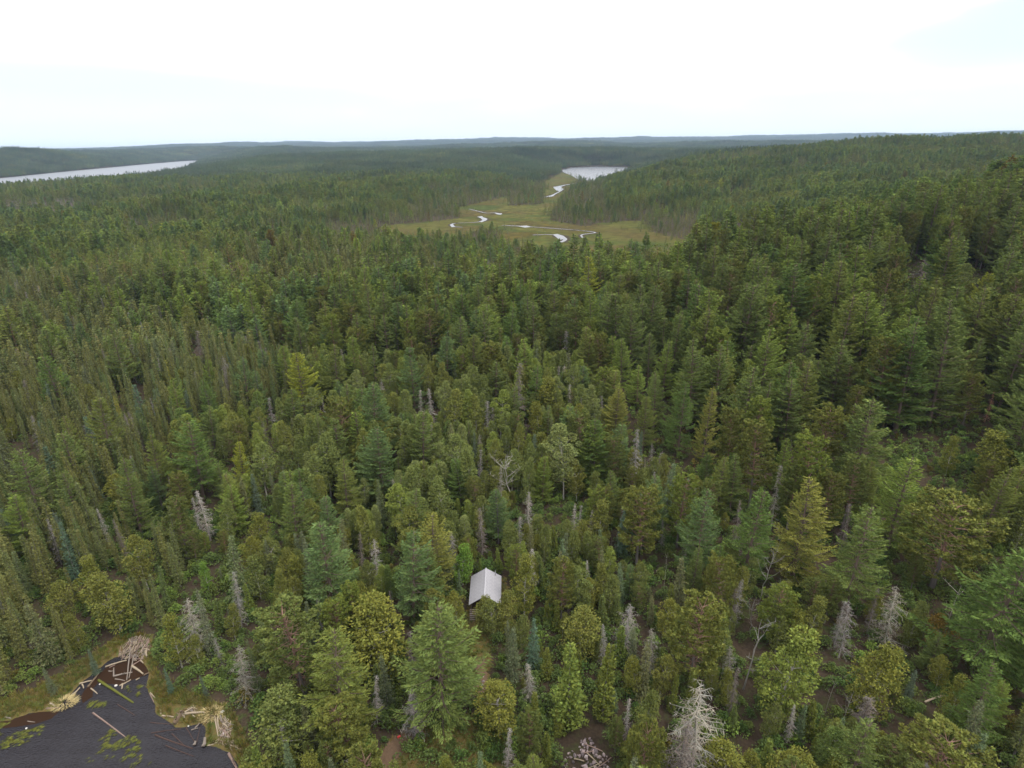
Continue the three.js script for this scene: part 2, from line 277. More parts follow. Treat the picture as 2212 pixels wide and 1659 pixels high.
function shrubClump(seed, q, o = {}) { const R = rng(seed), h = o.h ?? 1.8; return broadleaf(seed, q, { h, w: o.w ?? 1.1, base: 0.08, nc: 11, nl: 40, cr: 0.6, lf: 0.22, bark: BARK.brown, r: 0.04, leaf: o.leaf ?? [0.07, 0.1, 0.028], wide: 0.35 }); }

// ---------------------------------------------------------------- the kinds of tree
const KINDS = {
  white_pine: { make: whitePine, h: 21, vw: 5.0, noun: 'white pine', cat: 'pine tree', opts: [{}, { w: 4.6, base: 0.1 }, { w: 5.8, base: 0.2 }, { w: 4.1, base: 0.08 }, { w: 5.2, base: 0.12 }, { w: 4.4, base: 0.24 }] },
  red_pine: { make: redPine, h: 18, vw: 3.4, noun: 'red pine', cat: 'pine tree', opts: [{}, { w: 3.8, base: 0.2 }, { w: 3.0, base: 0.28 }] },
  black_spruce: { make: spruce, h: 14, vw: 1.2, noun: 'narrow spruce', cat: 'spruce tree', opts: [{ club: true }, { w: 1.05, club: true }, { w: 1.4, club: true, base: 0.14 }, { w: 0.95, base: 0.2, club: true }, { w: 1.3, club: true, pw: 0.85 }, { w: 1.15, base: 0.1, pw: 0.9 }] },
  white_spruce: { make: spruce, h: 15, vw: 2, noun: 'cone-shaped spruce', cat: 'spruce tree', opts: [{ h: 15, w: 2.0, pw: 0.82, droop: 0.3, gap: 0.42, leaf: [0.078, 0.092, 0.047] }, { h: 15, w: 1.7, pw: 0.8, droop: 0.5, gap: 0.42, leaf: [0.08, 0.09, 0.046] }, { h: 15, w: 2.3, pw: 0.9, droop: 0.25, gap: 0.45, leaf: [0.072, 0.098, 0.048] }] },
  aspen_tree: { make: broadleaf, h: 15, vw: 2.9, noun: 'aspen', cat: 'broadleaf tree', opts: [{ h: 15, w: 2.9 }, { h: 15, w: 2.4, base: 0.16, nc: 52 }, { h: 15, w: 3.3, base: 0.28, nc: 64, wide: 0.55 }, { h: 15, w: 2.6, base: 0.1, nc: 62, wide: 0.35 }] },
  birch_tree: { make: broadleaf, h: 11, vw: 2.3, noun: 'birch', cat: 'broadleaf tree', opts: [{ h: 11, w: 2.3, base: 0.1, nc: 48, nl: 130, leaf: [0.094, 0.108, 0.029] }, { h: 11, w: 1.9, base: 0.12, nc: 42, nl: 130, leaf: [0.09, 0.106, 0.029] }, { h: 11, w: 2.7, base: 0.22, nc: 48, nl: 125, wide: 0.5, leaf: [0.096, 0.109, 0.03] }] },
  cedar_tree: { make: spruce, h: 9, vw: 1.6, noun: 'cedar', cat: 'cedar tree', opts: [{ h: 9, w: 1.6, pw: 0.6, droop: -0.1, rise: 0.2, gap: 0.3, dens: 1.2, leaf: [0.085, 0.105, 0.03], base: 0.04 }, { h: 9, w: 1.25, pw: 0.65, droop: -0.1, rise: 0.3, gap: 0.3, dens: 1.2, leaf: [0.082, 0.106, 0.03], base: 0.04 }] },
  dead_spruce: { make: deadSpruce, h: 13, vw: 2.2, noun: 'dead spruce', cat: 'dead tree', opts: [{}, { w: 2.1 }, { w: 2.9 }, { w: 1.8 }] },
  dead_snag: { make: deadSnag, h: 9, vw: 1.2, noun: 'bare snag', cat: 'dead tree', opts: [{}, { nb: 4, crook: 0.3 }, { nb: 14, bl: 1.2, crook: 0.7 }] },
};
// tints multiply a kind's own leaf colour
const TINT = {
  deep: [0.8, 0.93, 0.85], green: [1, 1, 1], bright: [1.25, 1.28, 0.95], olive: [1.14, 1.03, 0.88], tan: [1.6, 1.25, 1.05], yellow: [1.9, 1.6, 0.8], gold: [1.18, 1.06, 0.78], lime: [1.0, 1.45, 0.85], bluish: [0.88, 1.0, 1.25], brown: [1.08, 0.98, 0.9], pale: [1.3, 1.25, 1.45],
  grey: [0.85, 0.85, 0.85], silver: [1.18, 1.17, 1.14], dusk: [0.6, 0.55, 0.54], rust: [1.25, 0.74, 0.6], lichen: [0.95, 0.96, 0.86],
};
const WORD = { deep: 'deep green', green: 'mid green', bright: 'fresh green', olive: 'olive', tan: 'tan-green', yellow: 'bright yellow', gold: 'golden', lime: 'lime green', bluish: 'blue-green', brown: 'brownish', pale: 'pale green', grey: 'grey', silver: 'pale silver', dusk: 'dark grey', rust: 'rusty red', lichen: 'lichen-grey' };
const Q = [1, 0.26, 0.07];
const protos = {}, leafMat = {};
for (const [kind, K] of Object.entries(KINDS)) {
  protos[kind] = K.opts.map((o, i) => Q.map((q, l) => {
    const { T, C } = K.make(100 + i * 17 + kind.length * 31, q, o);
    if (l === 0) return { trunk: T.geo(), crown: C.geo(), tris: T.tris + C.tris };
    for (let j = 0; j < T.p.length; j++) { C.p.push(T.p[j]); C.c.push(T.c[j]); }
    return { whole: C.geo(), tris: C.tris };
  }));
}
const trunkMat = std({ vertexColors: true, roughness: 0.95 });
const tintMat = (name) => (leafMat[name] ??= new THREE.MeshPhysicalMaterial({ vertexColors: true, color: lin(...TINT[name]), roughness: 0.8, specularIntensity: 0.06, side: THREE.DoubleSide }));
const stuffMat = new THREE.MeshPhysicalMaterial({ vertexColors: true, roughness: 0.8, specularIntensity: 0.06, side: THREE.DoubleSide });

// ---------------------------------------------------------------- ground
const floorTex = noiseTexture(512, (u, v) => { const n = tile(u, v, 9, 1, 5), m = tile(u, v, 40, 7, 3), g = SS(n + 0.3 * m, -0.05, 0.3); return [lerp(0.04, 0.034, g) * (1 + 1.1 * m), lerp(0.029, 0.042, g) * (1 + 1.1 * m), lerp(0.02, 0.014, g) * (1 + 1.1 * m)]; });
floorTex.repeat.set(1 / 14, 1 / 14);
{
  const angs = []; for (let i = 0; i <= 380; i++) angs.push(lerp(-56, 56, i / 380)); for (let i = 1; i < 50; i++) angs.push(lerp(56, 304, i / 50));
  const radii = [0]; for (let i = 0; i <= 300; i++) radii.push(8 * Math.pow(16000 / 8, i / 300));
  const n = angs.length, pos = [], uv = [], idx = [], col = [];
  radii.forEach((r, j) => angs.forEach((a) => { const x = r * Math.sin(a * Math.PI / 180), z = -r * Math.cos(a * Math.PI / 180), y = H(x, z); pos.push(x, y, z); uv.push(x, z); const k = 0.8 + 0.5 * (fbm(x / 30, z / 30, 3, 3) + 0.3); col.push(k, k, k); }));
  for (let j = 0; j < radii.length - 1; j++) for (let i = 0; i < n; i++) { const a = j * n + i, b = j * n + (i + 1) % n; idx.push(a, b, a + n, b, b + n, a + n); }
  const g = new THREE.BufferGeometry(); g.setAttribute('position', new THREE.Float32BufferAttribute(pos, 3)); g.setAttribute('uv', new THREE.Float32BufferAttribute(uv, 2)); g.setAttribute('color', new THREE.Float32BufferAttribute(col, 3)); g.setIndex(idx); g.computeVertexNormals();
  place(tag(mesh('ground', g, std({ map: floorTex, vertexColors: true, roughness: 1 })), 'brown forest floor rolling away under the trees', null, null, 'structure'));
}
// a sheet laid over the ground inside a polygon
function drape(poly, step, off, edge = 0.5) {
  const xs = poly.map((p) => p[0]), zs = poly.map((p) => p[1]), x0 = Math.min(...xs) - step, x1 = Math.max(...xs) + step, z0 = Math.min(...zs) - step, z1 = Math.max(...zs) + step, nx = Math.ceil((x1 - x0) / step), nz = Math.ceil((z1 - z0) / step), pos = [], uv = [], id = new Map(), idx = [];
  const v = (i, j) => { const k = j * (nx + 1) + i; if (!id.has(k)) { const x = x0 + i * step, z = z0 + j * step; id.set(k, pos.length / 3); pos.push(x, H(x, z) + off, z); uv.push(x, z); } return id.get(k); };
  const inn = (x, z) => sd(poly, x, z) + edge * noise(x / (edge * 2.2 + 0.1), z / (edge * 2.2 + 0.1), 5) < 0;
  for (let j = 0; j < nz; j++) for (let i = 0; i < nx; i++) {
    const c = [[i, j], [i + 1, j], [i + 1, j + 1], [i, j + 1]].map(([a, b]) => inn(x0 + a * step, z0 + b * step));
    for (const [a, b, d] of [[[i, j], [i, j + 1], [i + 1, j + 1]], [[i, j], [i + 1, j + 1], [i + 1, j]]]) { const f = [a, b, d]; if (f.filter(([p, q]) => c[[[i, j], [i + 1, j], [i + 1, j + 1], [i, j + 1]].findIndex(([m, n]) => m === p && n === q)]).length >= 2) idx.push(v(...a), v(...b), v(...d)); }
  }
  const g = new THREE.BufferGeometry(); g.setAttribute('position', new THREE.Float32BufferAttribute(pos, 3)); g.setAttribute('uv', new THREE.Float32BufferAttribute(uv, 2)); g.setIndex(idx); g.computeVertexNormals(); return g;
}
const inset = (poly, s) => { const cx = poly.reduce((a, p) => a + p[0], 0) / poly.length, cz = poly.reduce((a, p) => a + p[1], 0) / poly.length; return poly.map(([x, z]) => [cx + (x - cx) * s, cz + (z - cz) * s]); };
const sheet = (poly, y) => { const s = new THREE.Shape(poly.map(([x, z]) => new THREE.Vector2(x, -z))), g = new THREE.ShapeGeometry(s); g.rotateX(-Math.PI / 2); g.translate(0, y, 0); const p = g.attributes.position, uv = g.attributes.uv; for (let i = 0; i < p.count; i++) uv.setXY(i, p.getX(i), p.getZ(i)); return g; };
const rippleTex = noiseTexture(512, (u, v) => { const a = 0.5 + 0.9 * tile(u, v, 14, 3, 3) ; return [a, a, a]; }, { raw: true });
function water(poly, y, name, label, col, rough, rep, bump) { const t = rippleTex.clone(); t.repeat.set(rep[0], rep[1]); t.needsUpdate = true; return place(tag(mesh(name, sheet(poly, y), new THREE.MeshPhysicalMaterial({ color: lin(...col), roughness: rough, ior: 1.33, specularIntensity: name === 'pond' ? 0.7 : 1, bumpMap: t, bumpScale: bump, side: THREE.DoubleSide })), label, null, null, 'structure')); }
water(BIG_LAKE, 0.12, 'lake', 'long pale lake reflecting the white sky', [0.04, 0.046, 0.058], 0.3, [1 / 60, 1 / 60], 0.3);
water(SMALL_LAKE, 0.14, 'small_lake', 'small silver lake at the head of the marsh', [0.04, 0.044, 0.055], 0.22, [1 / 60, 1 / 60], 0.3);
water(POND, 0.02, 'pond', 'dark still beaver pond with floating weed', [0.011, 0.0095, 0.012], 0.05, [1 / 6, 1 / 2.6], 0.13);
// marsh
const marshTex = noiseTexture(1024, (u, v) => { const n = tile(u, v, 10, 2, 5), m = tile(u, v, 60, 9, 3), g = SS(n + 0.25 * m, -0.08, 0.16), o = SS(tile(u, v, 6, 12, 4), -0.02, 0.16); return [lerp(lerp(0.058, 0.034, g), 0.053, o) * (1 + 1.4 * m), lerp(lerp(0.056, 0.044, g), 0.043, o) * (1 + 1.4 * m), lerp(0.014, 0.01, g) * (1 + 1.2 * m)]; });
marshTex.repeat.set(1 / 420, 1 / 420);
place(tag(mesh('marsh', drape(MARSH, 7, 0.25, 4), std({ map: marshTex, roughness: 1 })), 'ochre grass marsh winding through the valley', null, null, 'structure'));
// ---------------------------------------------------------------- regions of the forest, as outlines on the ground
const ground = (pts) => pts.map(([u, v]) => { const g = onGround(u, v); return [g[0], g[1]]; });
const REGIONS = [ // later ones win; weights per kind, tints per kind, spacing in metres, height factor
  { id: 'spruce stand', poly: ground([[-500, 620], [60, 600], [350, 660], [600, 720], [700, 800], [650, 860], [540, 930], [420, 960], [340, 1030], [340, 1120], [400, 1240], [340, 1400], [200, 1440], [-700, 1600]]), mix: { black_spruce: 0.86, white_spruce: 0.04, dead_spruce: 0.05, white_pine: 0.03, birch_tree: 0.02 }, tone: { black_spruce: ['brown', 'green', 'olive', 'green', 'brown', 'deep'], dead_spruce: ['dusk', 'grey'] }, gap: 2.7, hf: 0.95 },
  { id: 'dark larch band', poly: ground([[520, 520], [800, 520], [1000, 530], [1100, 525], [1300, 570], [1420, 590], [1350, 650], [1150, 650], [900, 640], [700, 660], [560, 640]]), mix: { black_spruce: 0.9, white_pine: 0.06, dead_spruce: 0.04 }, tone: { black_spruce: ['brown', 'brown', 'green'] }, gap: 2.9, hf: 1.05 },
  { id: 'pine belt', poly: ground([[250, 700], [480, 660], [700, 690], [1000, 660], [1300, 640], [1420, 650], [1480, 760], [1240, 830], [1000, 830], [760, 830], [640, 800], [420, 740]]), mix: { white_pine: 0.5, red_pine: 0.12, black_spruce: 0.16, aspen_tree: 0.16, dead_spruce: 0.06 }, tone: {}, gap: 4.8, hf: 1.12 },
  { id: 'aspen grove', poly: ground([[640, 880], [800, 850], [1000, 830], [1250, 820], [1340, 900], [1330, 1000], [1250, 1130], [1060, 1180], [900, 1230], [700, 1210], [560, 1200], [500, 1100], [560, 980]]), mix: { aspen_tree: 0.52, birch_tree: 0.16, white_pine: 0.16, white_spruce: 0.07, red_pine: 0.04, dead_spruce: 0.05 }, tone: { aspen_tree: ['green', 'green', 'olive', 'bright', 'pale'], birch_tree: ['green', 'gold', 'olive'] }, gap: 3.5, hf: 0.95 },
  { id: 'pine slope', poly: ground([[1280, 800], [1430, 700], [1480, 600], [1560, 560], [1800, 500], [2212, 440], [2700, 400], [3200, 700], [3000, 1700], [2100, 1500], [1900, 1330], [1700, 1250], [1500, 1130], [1400, 1030], [1330, 930]]), mix: { white_pine: 0.7, red_pine: 0.21, birch_tree: 0.05, dead_spruce: 0.02, aspen_tree: 0.02 }, tone: { birch_tree: ['gold', 'olive', 'green'], white_pine: ['green', 'green', 'deep', 'bright', 'olive', 'green'] }, gap: 6.0, hf: 1.24 },
  { id: 'open blow-down', poly: ground([[1290, 1010], [1420, 1000], [1520, 1130], [1720, 1260], [1900, 1340], [2060, 1420], [2160, 1560], [2000, 1640], [1800, 1560], [1660, 1460], [1540, 1370], [1440, 1330], [1330, 1250], [1270, 1120]]), mix: { birch_tree: 0.4, dead_spruce: 0.22, white_spruce: 0.1, red_pine: 0.14, dead_snag: 0.1, white_pine: 0.04 }, tone: { birch_tree: ['olive', 'green', 'gold'], dead_spruce: ['dusk', 'grey', 'grey'] }, gap: 3.3, hf: 0.8 },
  { id: 'cabin wood', poly: ground([[340, 1420], [420, 1240], [560, 1210], [900, 1240], [1270, 1130], [1340, 1260], [1550, 1380], [1680, 1480], [1830, 1590], [2100, 1680], [2300, 2300], [300, 2300], [500, 1640], [450, 1540], [350, 1520]]), mix: { birch_tree: 0.38, white_spruce: 0.16, cedar_tree: 0.18, red_pine: 0.08, aspen_tree: 0.06, dead_spruce: 0.09, white_pine: 0.05 }, tone: { birch_tree: ['green', 'gold', 'olive', 'green'], white_spruce: ['green', 'green', 'olive'], cedar_tree: ['green', 'gold', 'bright'], dead_spruce: ['grey', 'dusk', 'silver'] }, gap: 3.0, hf: 0.8 },
];
const WILD = { id: 'far forest', mix: { black_spruce: 0.4, white_pine: 0.2, red_pine: 0.17, aspen_tree: 0.2, dead_spruce: 0.03 }, tone: { dead_spruce: ['dusk', 'grey'] }, gap: 4.0, hf: 0.9 };
const DEFAULT_TONE = { white_pine: ['green', 'deep', 'green', 'olive', 'bright', 'bluish'], red_pine: ['green', 'olive', 'green', 'bright', 'brown'], black_spruce: ['brown', 'green', 'olive'], white_spruce: ['green', 'bluish', 'olive'], aspen_tree: ['green', 'bright', 'olive', 'deep'], birch_tree: ['green', 'gold', 'olive'], cedar_tree: ['green', 'gold'], dead_spruce: ['grey', 'silver', 'dusk', 'lichen'], dead_snag: ['silver', 'grey'] };
const regionAt = (x, z) => { for (let i = REGIONS.length - 1; i >= 0; i--) if (sd(REGIONS[i].poly, x, z) + 3 * noise(x / 9, z / 9, 3) < 0) return REGIONS[i]; return WILD; };

// clearings where no tree stands
const CABIN = { w: 6.0, l: 8.8 };
const CLEAR = [
  ground([[1015, 1250], [1095, 1250], [1100, 1340], [1062, 1370], [1060, 1440], [1048, 1510], [1010, 1500], [1015, 1400], [1005, 1340]]),   // cabin and the grass below it
  ground([[850, 1590], [960, 1560], [1070, 1530], [1130, 1600], [1090, 1700], [760, 1720], [800, 1640]]),
  ground([[1215, 1600], [1300, 1590], [1330, 1720], [1200, 1720]]),
  ground([[-40, 1520], [70, 1490], [190, 1420], [260, 1370], [325, 1370], [345, 1460], [420, 1500], [500, 1530], [560, 1640], [500, 1760], [-400, 1760]]),
];
const BARE = ground([[1400, 1040], [1480, 1040], [1470, 1100], [1420, 1100]]);

// ---------------------------------------------------------------- trees that can be told apart: [kind, x, y of the tip in the photograph, height, tint, width factor, how far down it shows, label, short name]
const HERO = [
  ['white_pine', 640, 766, 21, 'yellow', 0.95, 100, 'bright yellow white pine standing out above the aspens', 'yellow pine'],
  ['white_pine', 717, 748, 21, 'brown', 0.95, 100, 'brownish olive white pine beside the bright yellow pine', 'brownish pine'],
  ['white_pine', 400, 908, 22, 'deep', 1.15, 130, 'broad dark green white pine alone at the edge of the spruce stand', 'broad dark pine'],
  ['white_pine', 320, 940, 18, 'olive', 0.75, 90, 'slim olive white pine touching the broad dark pine', 'slim olive pine'],
  ['white_pine', 37, 971, 21, 'green', 1.05, 130, 'large green white pine among spruces at the photo edge', 'edge pine'],
  ['white_pine', 508, 954, 15, 'yellow', 0.72, 90, 'thin pale yellow pine with sparse level branches', 'thin yellow pine'],
  ['dead_spruce', 430, 1061, 13, 'silver', 1.25, 125, 'tall silvery dead spruce, fullest of the pair behind the pond', 'silvery dead spruce'],
  ['dead_spruce', 415, 1071, 10, 'silver', 0.8, 50, 'smaller dead spruce leaning against the silvery dead one', null],
  ['birch_tree', 550, 1108, 10, 'gold', 1.25, 70, 'golden spreading birch with forked pale stem', 'spreading golden birch'],
  ['dead_spruce', 213, 1095, 10, 'silver', 0.75, 65, 'slanting silver dead spruce within the green spruce stand', 'slanting dead spruce'],
  ['dead_spruce', 580, 858, 12, 'grey', 0.9, 70, 'grey dead spruce between olive spruces and the aspen grove', 'grey grove spruce'],
  ['black_spruce', 248, 854, 12, 'yellow', 0.9, 50, 'small bright yellow larch among dark spruces', 'yellow larch'],
  ['white_pine', 445, 778, 15, 'bright', 0.7, 55, 'fresh green pine rising over the brown spruces', 'fresh green pine'],
  ['white_spruce', 293, 828, 15, 'bluish', 1.2, 60, 'dark bluish spruce wider than the brown spruces round it', 'bluish spruce'],
  ['dead_spruce', 697, 855, 10, 'silver', 0.6, 50, 'slim white dead spruce beside round aspen crowns', 'slim white spruce'],
  ['dead_spruce', 417, 714, 15, 'dusk', 1.1, 75, 'purplish grey dead spruce towering over the brown stand', 'purplish dead spruce'],
  ['dead_spruce', 1117, 778, 22, 'dusk', 0.85, 150, 'very tall grey-brown dead spruce spire in the middle of the aspens', 'tall dead spire'],
  ['dead_spruce', 906, 838, 12, 'silver', 0.7, 60, 'slimmer of the twin white dead spruces behind the round aspen', 'first twin spruce'],
  ['dead_spruce', 927, 836, 13, 'silver', 0.85, 70, 'fuller of the twin white dead spruces behind the round aspen', 'second twin spruce'],
  ['aspen_tree', 977, 838, 17, 'olive', 1.15, 95, 'round-topped aspen on a tall bare pale trunk', 'round-topped aspen'],
  ['aspen_tree', 1028, 852, 15, 'olive', 1.25, 70, 'wide pale-olive aspen sharing its crown with the round-topped one', null],
  ['birch_tree', 1181, 810, 15, 'gold', 1.3, 90, 'large golden aspen lit against the dark grove', 'golden aspen'],
  ['birch_tree', 1166, 865, 14, 'gold', 1.0, 95, 'slender golden birch below the large golden aspen', 'slender golden birch'],
  ['aspen_tree', 1221, 918, 20, 'pale', 1.1, 165, 'huge pale grey-green poplar with branches showing through', 'pale poplar'],
  ['white_pine', 1334, 841, 18, 'tan', 0.85, 95, 'tan-green pine with flat tiered branches above the blow-down', 'tiered tan pine'],
  ['white_pine', 1396, 862, 16, 'olive', 0.72, 80, 'olive pine close against the tiered tan pine', null],
  ['dead_spruce', 1379, 921, 18, 'grey', 0.85, 125, 'tall grey dead spruce under the tiered tan pine', 'tall grey spruce'],
  ['dead_snag', 1100, 981, 14, 'silver', 1.0, 110, 'white bare forked birch trunk in the middle of the grove', 'white forked trunk'],
  ['dead_spruce', 1141, 1053, 11, 'silver', 0.7, 70, 'silver dead spruce tip below the white forked trunk', 'silver spruce tip'],
  ['dead_spruce', 1039, 1096, 12, 'dusk', 0.95, 90, 'dying brown-grey spruce behind the cabin', 'dying brown spruce'],
  ['aspen_tree', 1017, 971, 16, 'green', 1.15, 140, 'big full green aspen, tallest of its clump', 'big full aspen'],
  ['aspen_tree', 951, 1025, 15, 'green', 1.1, 110, 'rounded green aspen joined to the big full aspen', 'rounded aspen'],
  ['white_pine', 904, 894, 20, 'green', 1.05, 130, 'tall green white pine rising from the aspen grove', 'grove pine'],
  ['white_pine', 811, 925, 20, 'bluish', 1.0, 150, 'bluish green white pine with thick soft foliage', 'soft bluish pine'],
  ['aspen_tree', 1117, 905, 15, 'olive', 0.85, 90, 'olive narrow aspen in front of the tall dead spire', null],
  ['aspen_tree', 1064, 945, 13, 'olive', 0.75, 80, 'small olive aspen between the full aspen and the forked trunk', null],
  ['white_spruce', 1024, 931, 11, 'bluish', 0.7, 40, 'small blue-green spruce tucked among aspens', 'tucked spruce'],
  ['aspen_tree', 870, 840, 14, 'green', 1.1, 70, 'rounded green aspen standing before the dead twins', null],
  ['aspen_tree', 665, 838, 14, 'green', 1.1, 70, 'rounded green aspen in front of the bright yellow pine', null],
  ['aspen_tree', 790, 1090, 13, 'olive', 1.2, 80, 'wide olive aspen in front of the soft bluish pine', null],
  ['white_pine', 735, 990, 17, 'olive', 0.9, 110, 'olive white pine beside the soft bluish pine', null],
  ['birch_tree', 600, 965, 11, 'green', 1.2, 70, 'rounded green birch in the hollow by the thin yellow pine', null],
  ['white_pine', 1347, 735, 19, 'bright', 0.8, 75, 'fresh green pine standing first on the foot of the pine slope', null],
  ['white_pine', 1441, 735, 20, 'bright', 0.8, 90, 'bright pine with upswept branches on the lower slope', 'upswept pine'],
  ['white_pine', 1407, 721, 19, 'green', 0.8, 70, 'green pine pressed against the upswept pine', null],
  ['red_pine', 1387, 1062, 17, 'olive', 1.05, 210, 'round red pine on a long straight brown trunk', 'long-trunked pine'],
  ['birch_tree', 1297, 1085, 12, 'olive', 1.15, 75, 'olive birch under the pale poplar', null],
  ['white_pine', 927, 1111, 19, 'tan', 0.9, 90, 'tan-green pine just behind the two-toned pine by the cabin', 'tan cabin pine'],
  ['white_pine', 877, 1151, 20, 'bluish', 0.95, 140, 'blue-green white pine on the pond side of the cabin', 'blue-green cabin pine'],
  ['white_pine', 1535, 835, 21, 'tan', 0.7, 200, 'columnar tan-olive pine, shaggy from tip to foot', 'shaggy column pine'],
  ['white_pine', 1480, 830, 20, 'deep', 0.8, 120, 'dark pine behind the shaggy column pine', null],
  ['white_pine', 1885, 858, 23, 'green', 1.15, 190, 'very large green white pine with its dark trunk showing', 'large trunk pine'],
  ['white_pine', 1751, 1038, 22, 'tan', 1.05, 300, 'golden tan white pine, brightest conifer on the slope', 'golden tan pine'],
  ['white_pine', 1698, 945, 14, 'bright', 0.75, 80, 'small fresh green pine with raised branches', 'small fresh pine'],
  ['red_pine', 2071, 1078, 19, 'olive', 1.5, 170, 'wide olive red pine with a crooked bare stem', 'wide olive pine'],
  ['white_pine', 1881, 1098, 22, 'green', 1.0, 240, 'green pine next below the golden tan pine', 'green slope pine'],
  ['white_pine', 1968, 985, 22, 'bright', 1.05, 150, 'bright full pine beside the large trunk pine', null],
  ['birch_tree', 2175, 931, 13, 'gold', 1.6, 100, 'yellow broadleaf tree against dark pines by the photo edge', 'yellow slope birch'],
  ['birch_tree', 2066, 945, 10, 'gold', 1.0, 50, 'small golden broadleaf tree below the yellow slope birch', null],
  ['dead_spruce', 2148, 844, 9, 'rust', 0.8, 60, 'reddish dead conifer high on the pine slope', 'reddish dead conifer'],
  ['white_pine', 2130, 590, 22, 'yellow', 0.8, 30, 'white pine with one bright yellow top on the upper slope', 'yellow-topped pine'],
  ['dead_spruce', 1995, 558, 19, 'dusk', 1.5, 45, 'grey dead pine with wide level limbs on the upper slope', 'wide dead pine'],
  ['white_pine', 1638, 1051, 21, 'deep', 1.0, 170, 'dark green pine full to the ground beside the leaning dead stem', 'dark full pine'],
  ['white_pine', 1525, 1065, 19, 'bluish', 0.85, 150, 'blue-green pine drooping over the blow-down', 'drooping pine'],
  ['white_pine', 1738, 695, 23, 'green', 1.05, 110, 'big rounded pine in the middle of the slope', null],
  ['red_pine', 1790, 880, 18, 'olive', 1.2, 90, 'olive-brown red pine beside the large trunk pine', null],
  ['white_pine', 690, 1125, 22, 'bluish', 1.05, 190, 'tall bluish pine with broken bare branches in its flank', 'broken-branched pine'],
  ['white_pine', 937, 1305, 23, 'green', 1.1, 230, 'biggest full green pine, standing below the cabin', 'big cabin pine'],
  ['white_pine', 708, 1369, 21, 'olive', 1.05, 200, 'olive green white pine with stepped level boughs near the pond', 'stepped pine'],
  ['dead_spruce', 888, 1500, 9, 'grey', 1.9, 90, 'wide grey dead spruce with drooping boughs by the footpath', 'wide grey spruce'],
  ['birch_tree', 995, 1173, 10, 'lime', 1.15, 75, 'lime green maple beside the cabin', 'lime green maple'],
  ['birch_tree', 803, 1305, 14, 'gold', 1.9, 150, 'broad golden birch between the two large pines', 'broad golden birch'],
  ['red_pine', 622, 1317, 18, 'green', 1.25, 190, 'full rounded red pine behind the pond shore', 'shore red pine'],
  ['white_spruce', 561, 1311, 13, 'olive', 0.72, 110, 'slim olive spruce beside the shore red pine', 'slim olive spruce'],
  ['white_spruce', 535, 1384, 11, 'olive', 0.65, 80, 'shorter slim spruce below the slim olive one', null],
  ['birch_tree', 589, 1510, 12, 'green', 1.75, 140, 'dense green birch at the pond corner', 'pond corner birch'],
  ['red_pine', 741, 1510, 13, 'olive', 1.3, 130, 'olive red pine low beside the footpath', 'footpath pine'],
  ['dead_spruce', 806, 1167, 9, 'silver', 0.85, 60, 'pale dead spruce tip between two big pines', 'pale spruce tip'],
  ['birch_tree', 1132, 1201, 14, 'gold', 0.95, 150, 'tall golden birch with straight pale trunk beside the cabin', 'tall cabin birch'],
  ['birch_tree', 1040, 1284, 8, 'olive', 1.15, 60, 'thin birch partly covering the cabin front', 'thin cabin birch'],
  ['birch_tree', 985, 1275, 9, 'gold', 0.9, 70, 'olive-gold birch at the pond-side wall of the cabin', null],
  ['birch_tree', 1064, 1300, 8, 'green', 1.2, 50, 'bushy green birch in front of the cabin porch', null],
  ['birch_tree', 1090, 1285, 9, 'olive', 1.15, 80, 'olive birch hiding the near cabin corner', null],
  ['dead_spruce', 1520, 1494, 18, 'lichen', 1.25, 180, 'huge lichen-grey dead spruce at the bottom edge', 'huge dead spruce'],
  ['dead_spruce', 1480, 1560, 14, 'dusk', 1.2, 90, 'darker dead spruce crowding the huge lichen-grey one', null],
  ['dead_spruce', 1147, 1427, 9, 'lichen', 1.2, 50, 'bushy grey dead spruce head above young birches', 'bushy grey head'],
  ['dead_spruce', 1413, 1354, 11, 'lichen', 0.8, 50, 'lichen-grey dead spruce tip in front of a round birch', null],
  ['dead_spruce', 1356, 1300, 11, 'grey', 1.1, 70, 'grey dead spruce hanging over young spruces in the mixed wood', null],
  ['dead_spruce', 1359, 1507, 9, 'silver', 0.65, 60, 'thin silver dead spruce among green birches at the bottom', 'thin silver spruce'],
  ['dead_spruce', 1095, 1568, 9, 'silver', 0.8, 55, 'silver dead spruce beside the bottom clearing', 'clearing dead spruce'],
  ['red_pine', 1514, 1305, 17, 'olive', 1.2, 160, 'large olive red pine in the blow-down', 'large olive red pine'],
  ['birch_tree', 1257, 1299, 12, 'olive', 1.4, 110, 'round olive birch on a thin grey trunk', 'round olive birch'],
  ['cedar_tree', 1232, 1397, 15, 'bright', 1.05, 190, 'tall bright cedar column with grey tip', 'tall cedar'],
  ['cedar_tree', 1310, 1400, 14, 'gold', 1.0, 120, 'golden cedar column next to the tall bright one', null],
  ['birch_tree', 1581, 1604, 9, 'gold', 1.7, 60, 'golden bushy birch at the foot of the huge dead spruce', null],
  ['white_spruce', 1153, 1332, 11, 'bluish', 0.95, 90, 'blue-green spruce in front of the tall cabin birch', 'blue-green cabin spruce'],
  ['birch_tree', 1077, 1491, 9, 'gold', 1.7, 80, 'wide yellow birch beside the grass clearing', 'clearing birch'],
  ['dead_snag', 2077, 1270, 11, 'silver', 0.9, 75, 'pale forked snag over the orange birch', 'pale forked snag'],
  ['dead_spruce', 1944, 1264, 13, 'lichen', 0.95, 120, 'shaggy lichen-grey dead spruce between dark pines', 'shaggy dead spruce'],
  ['birch_tree', 1720, 1354, 18, 'bright', 1.15, 230, 'tall yellow-green aspen in the dark blow-down', 'yellow-green aspen'],
  ['birch_tree', 1903, 1384, 14, 'gold', 1.15, 130, 'golden-leaved birch on a bare pale trunk', 'golden-leaved birch'],
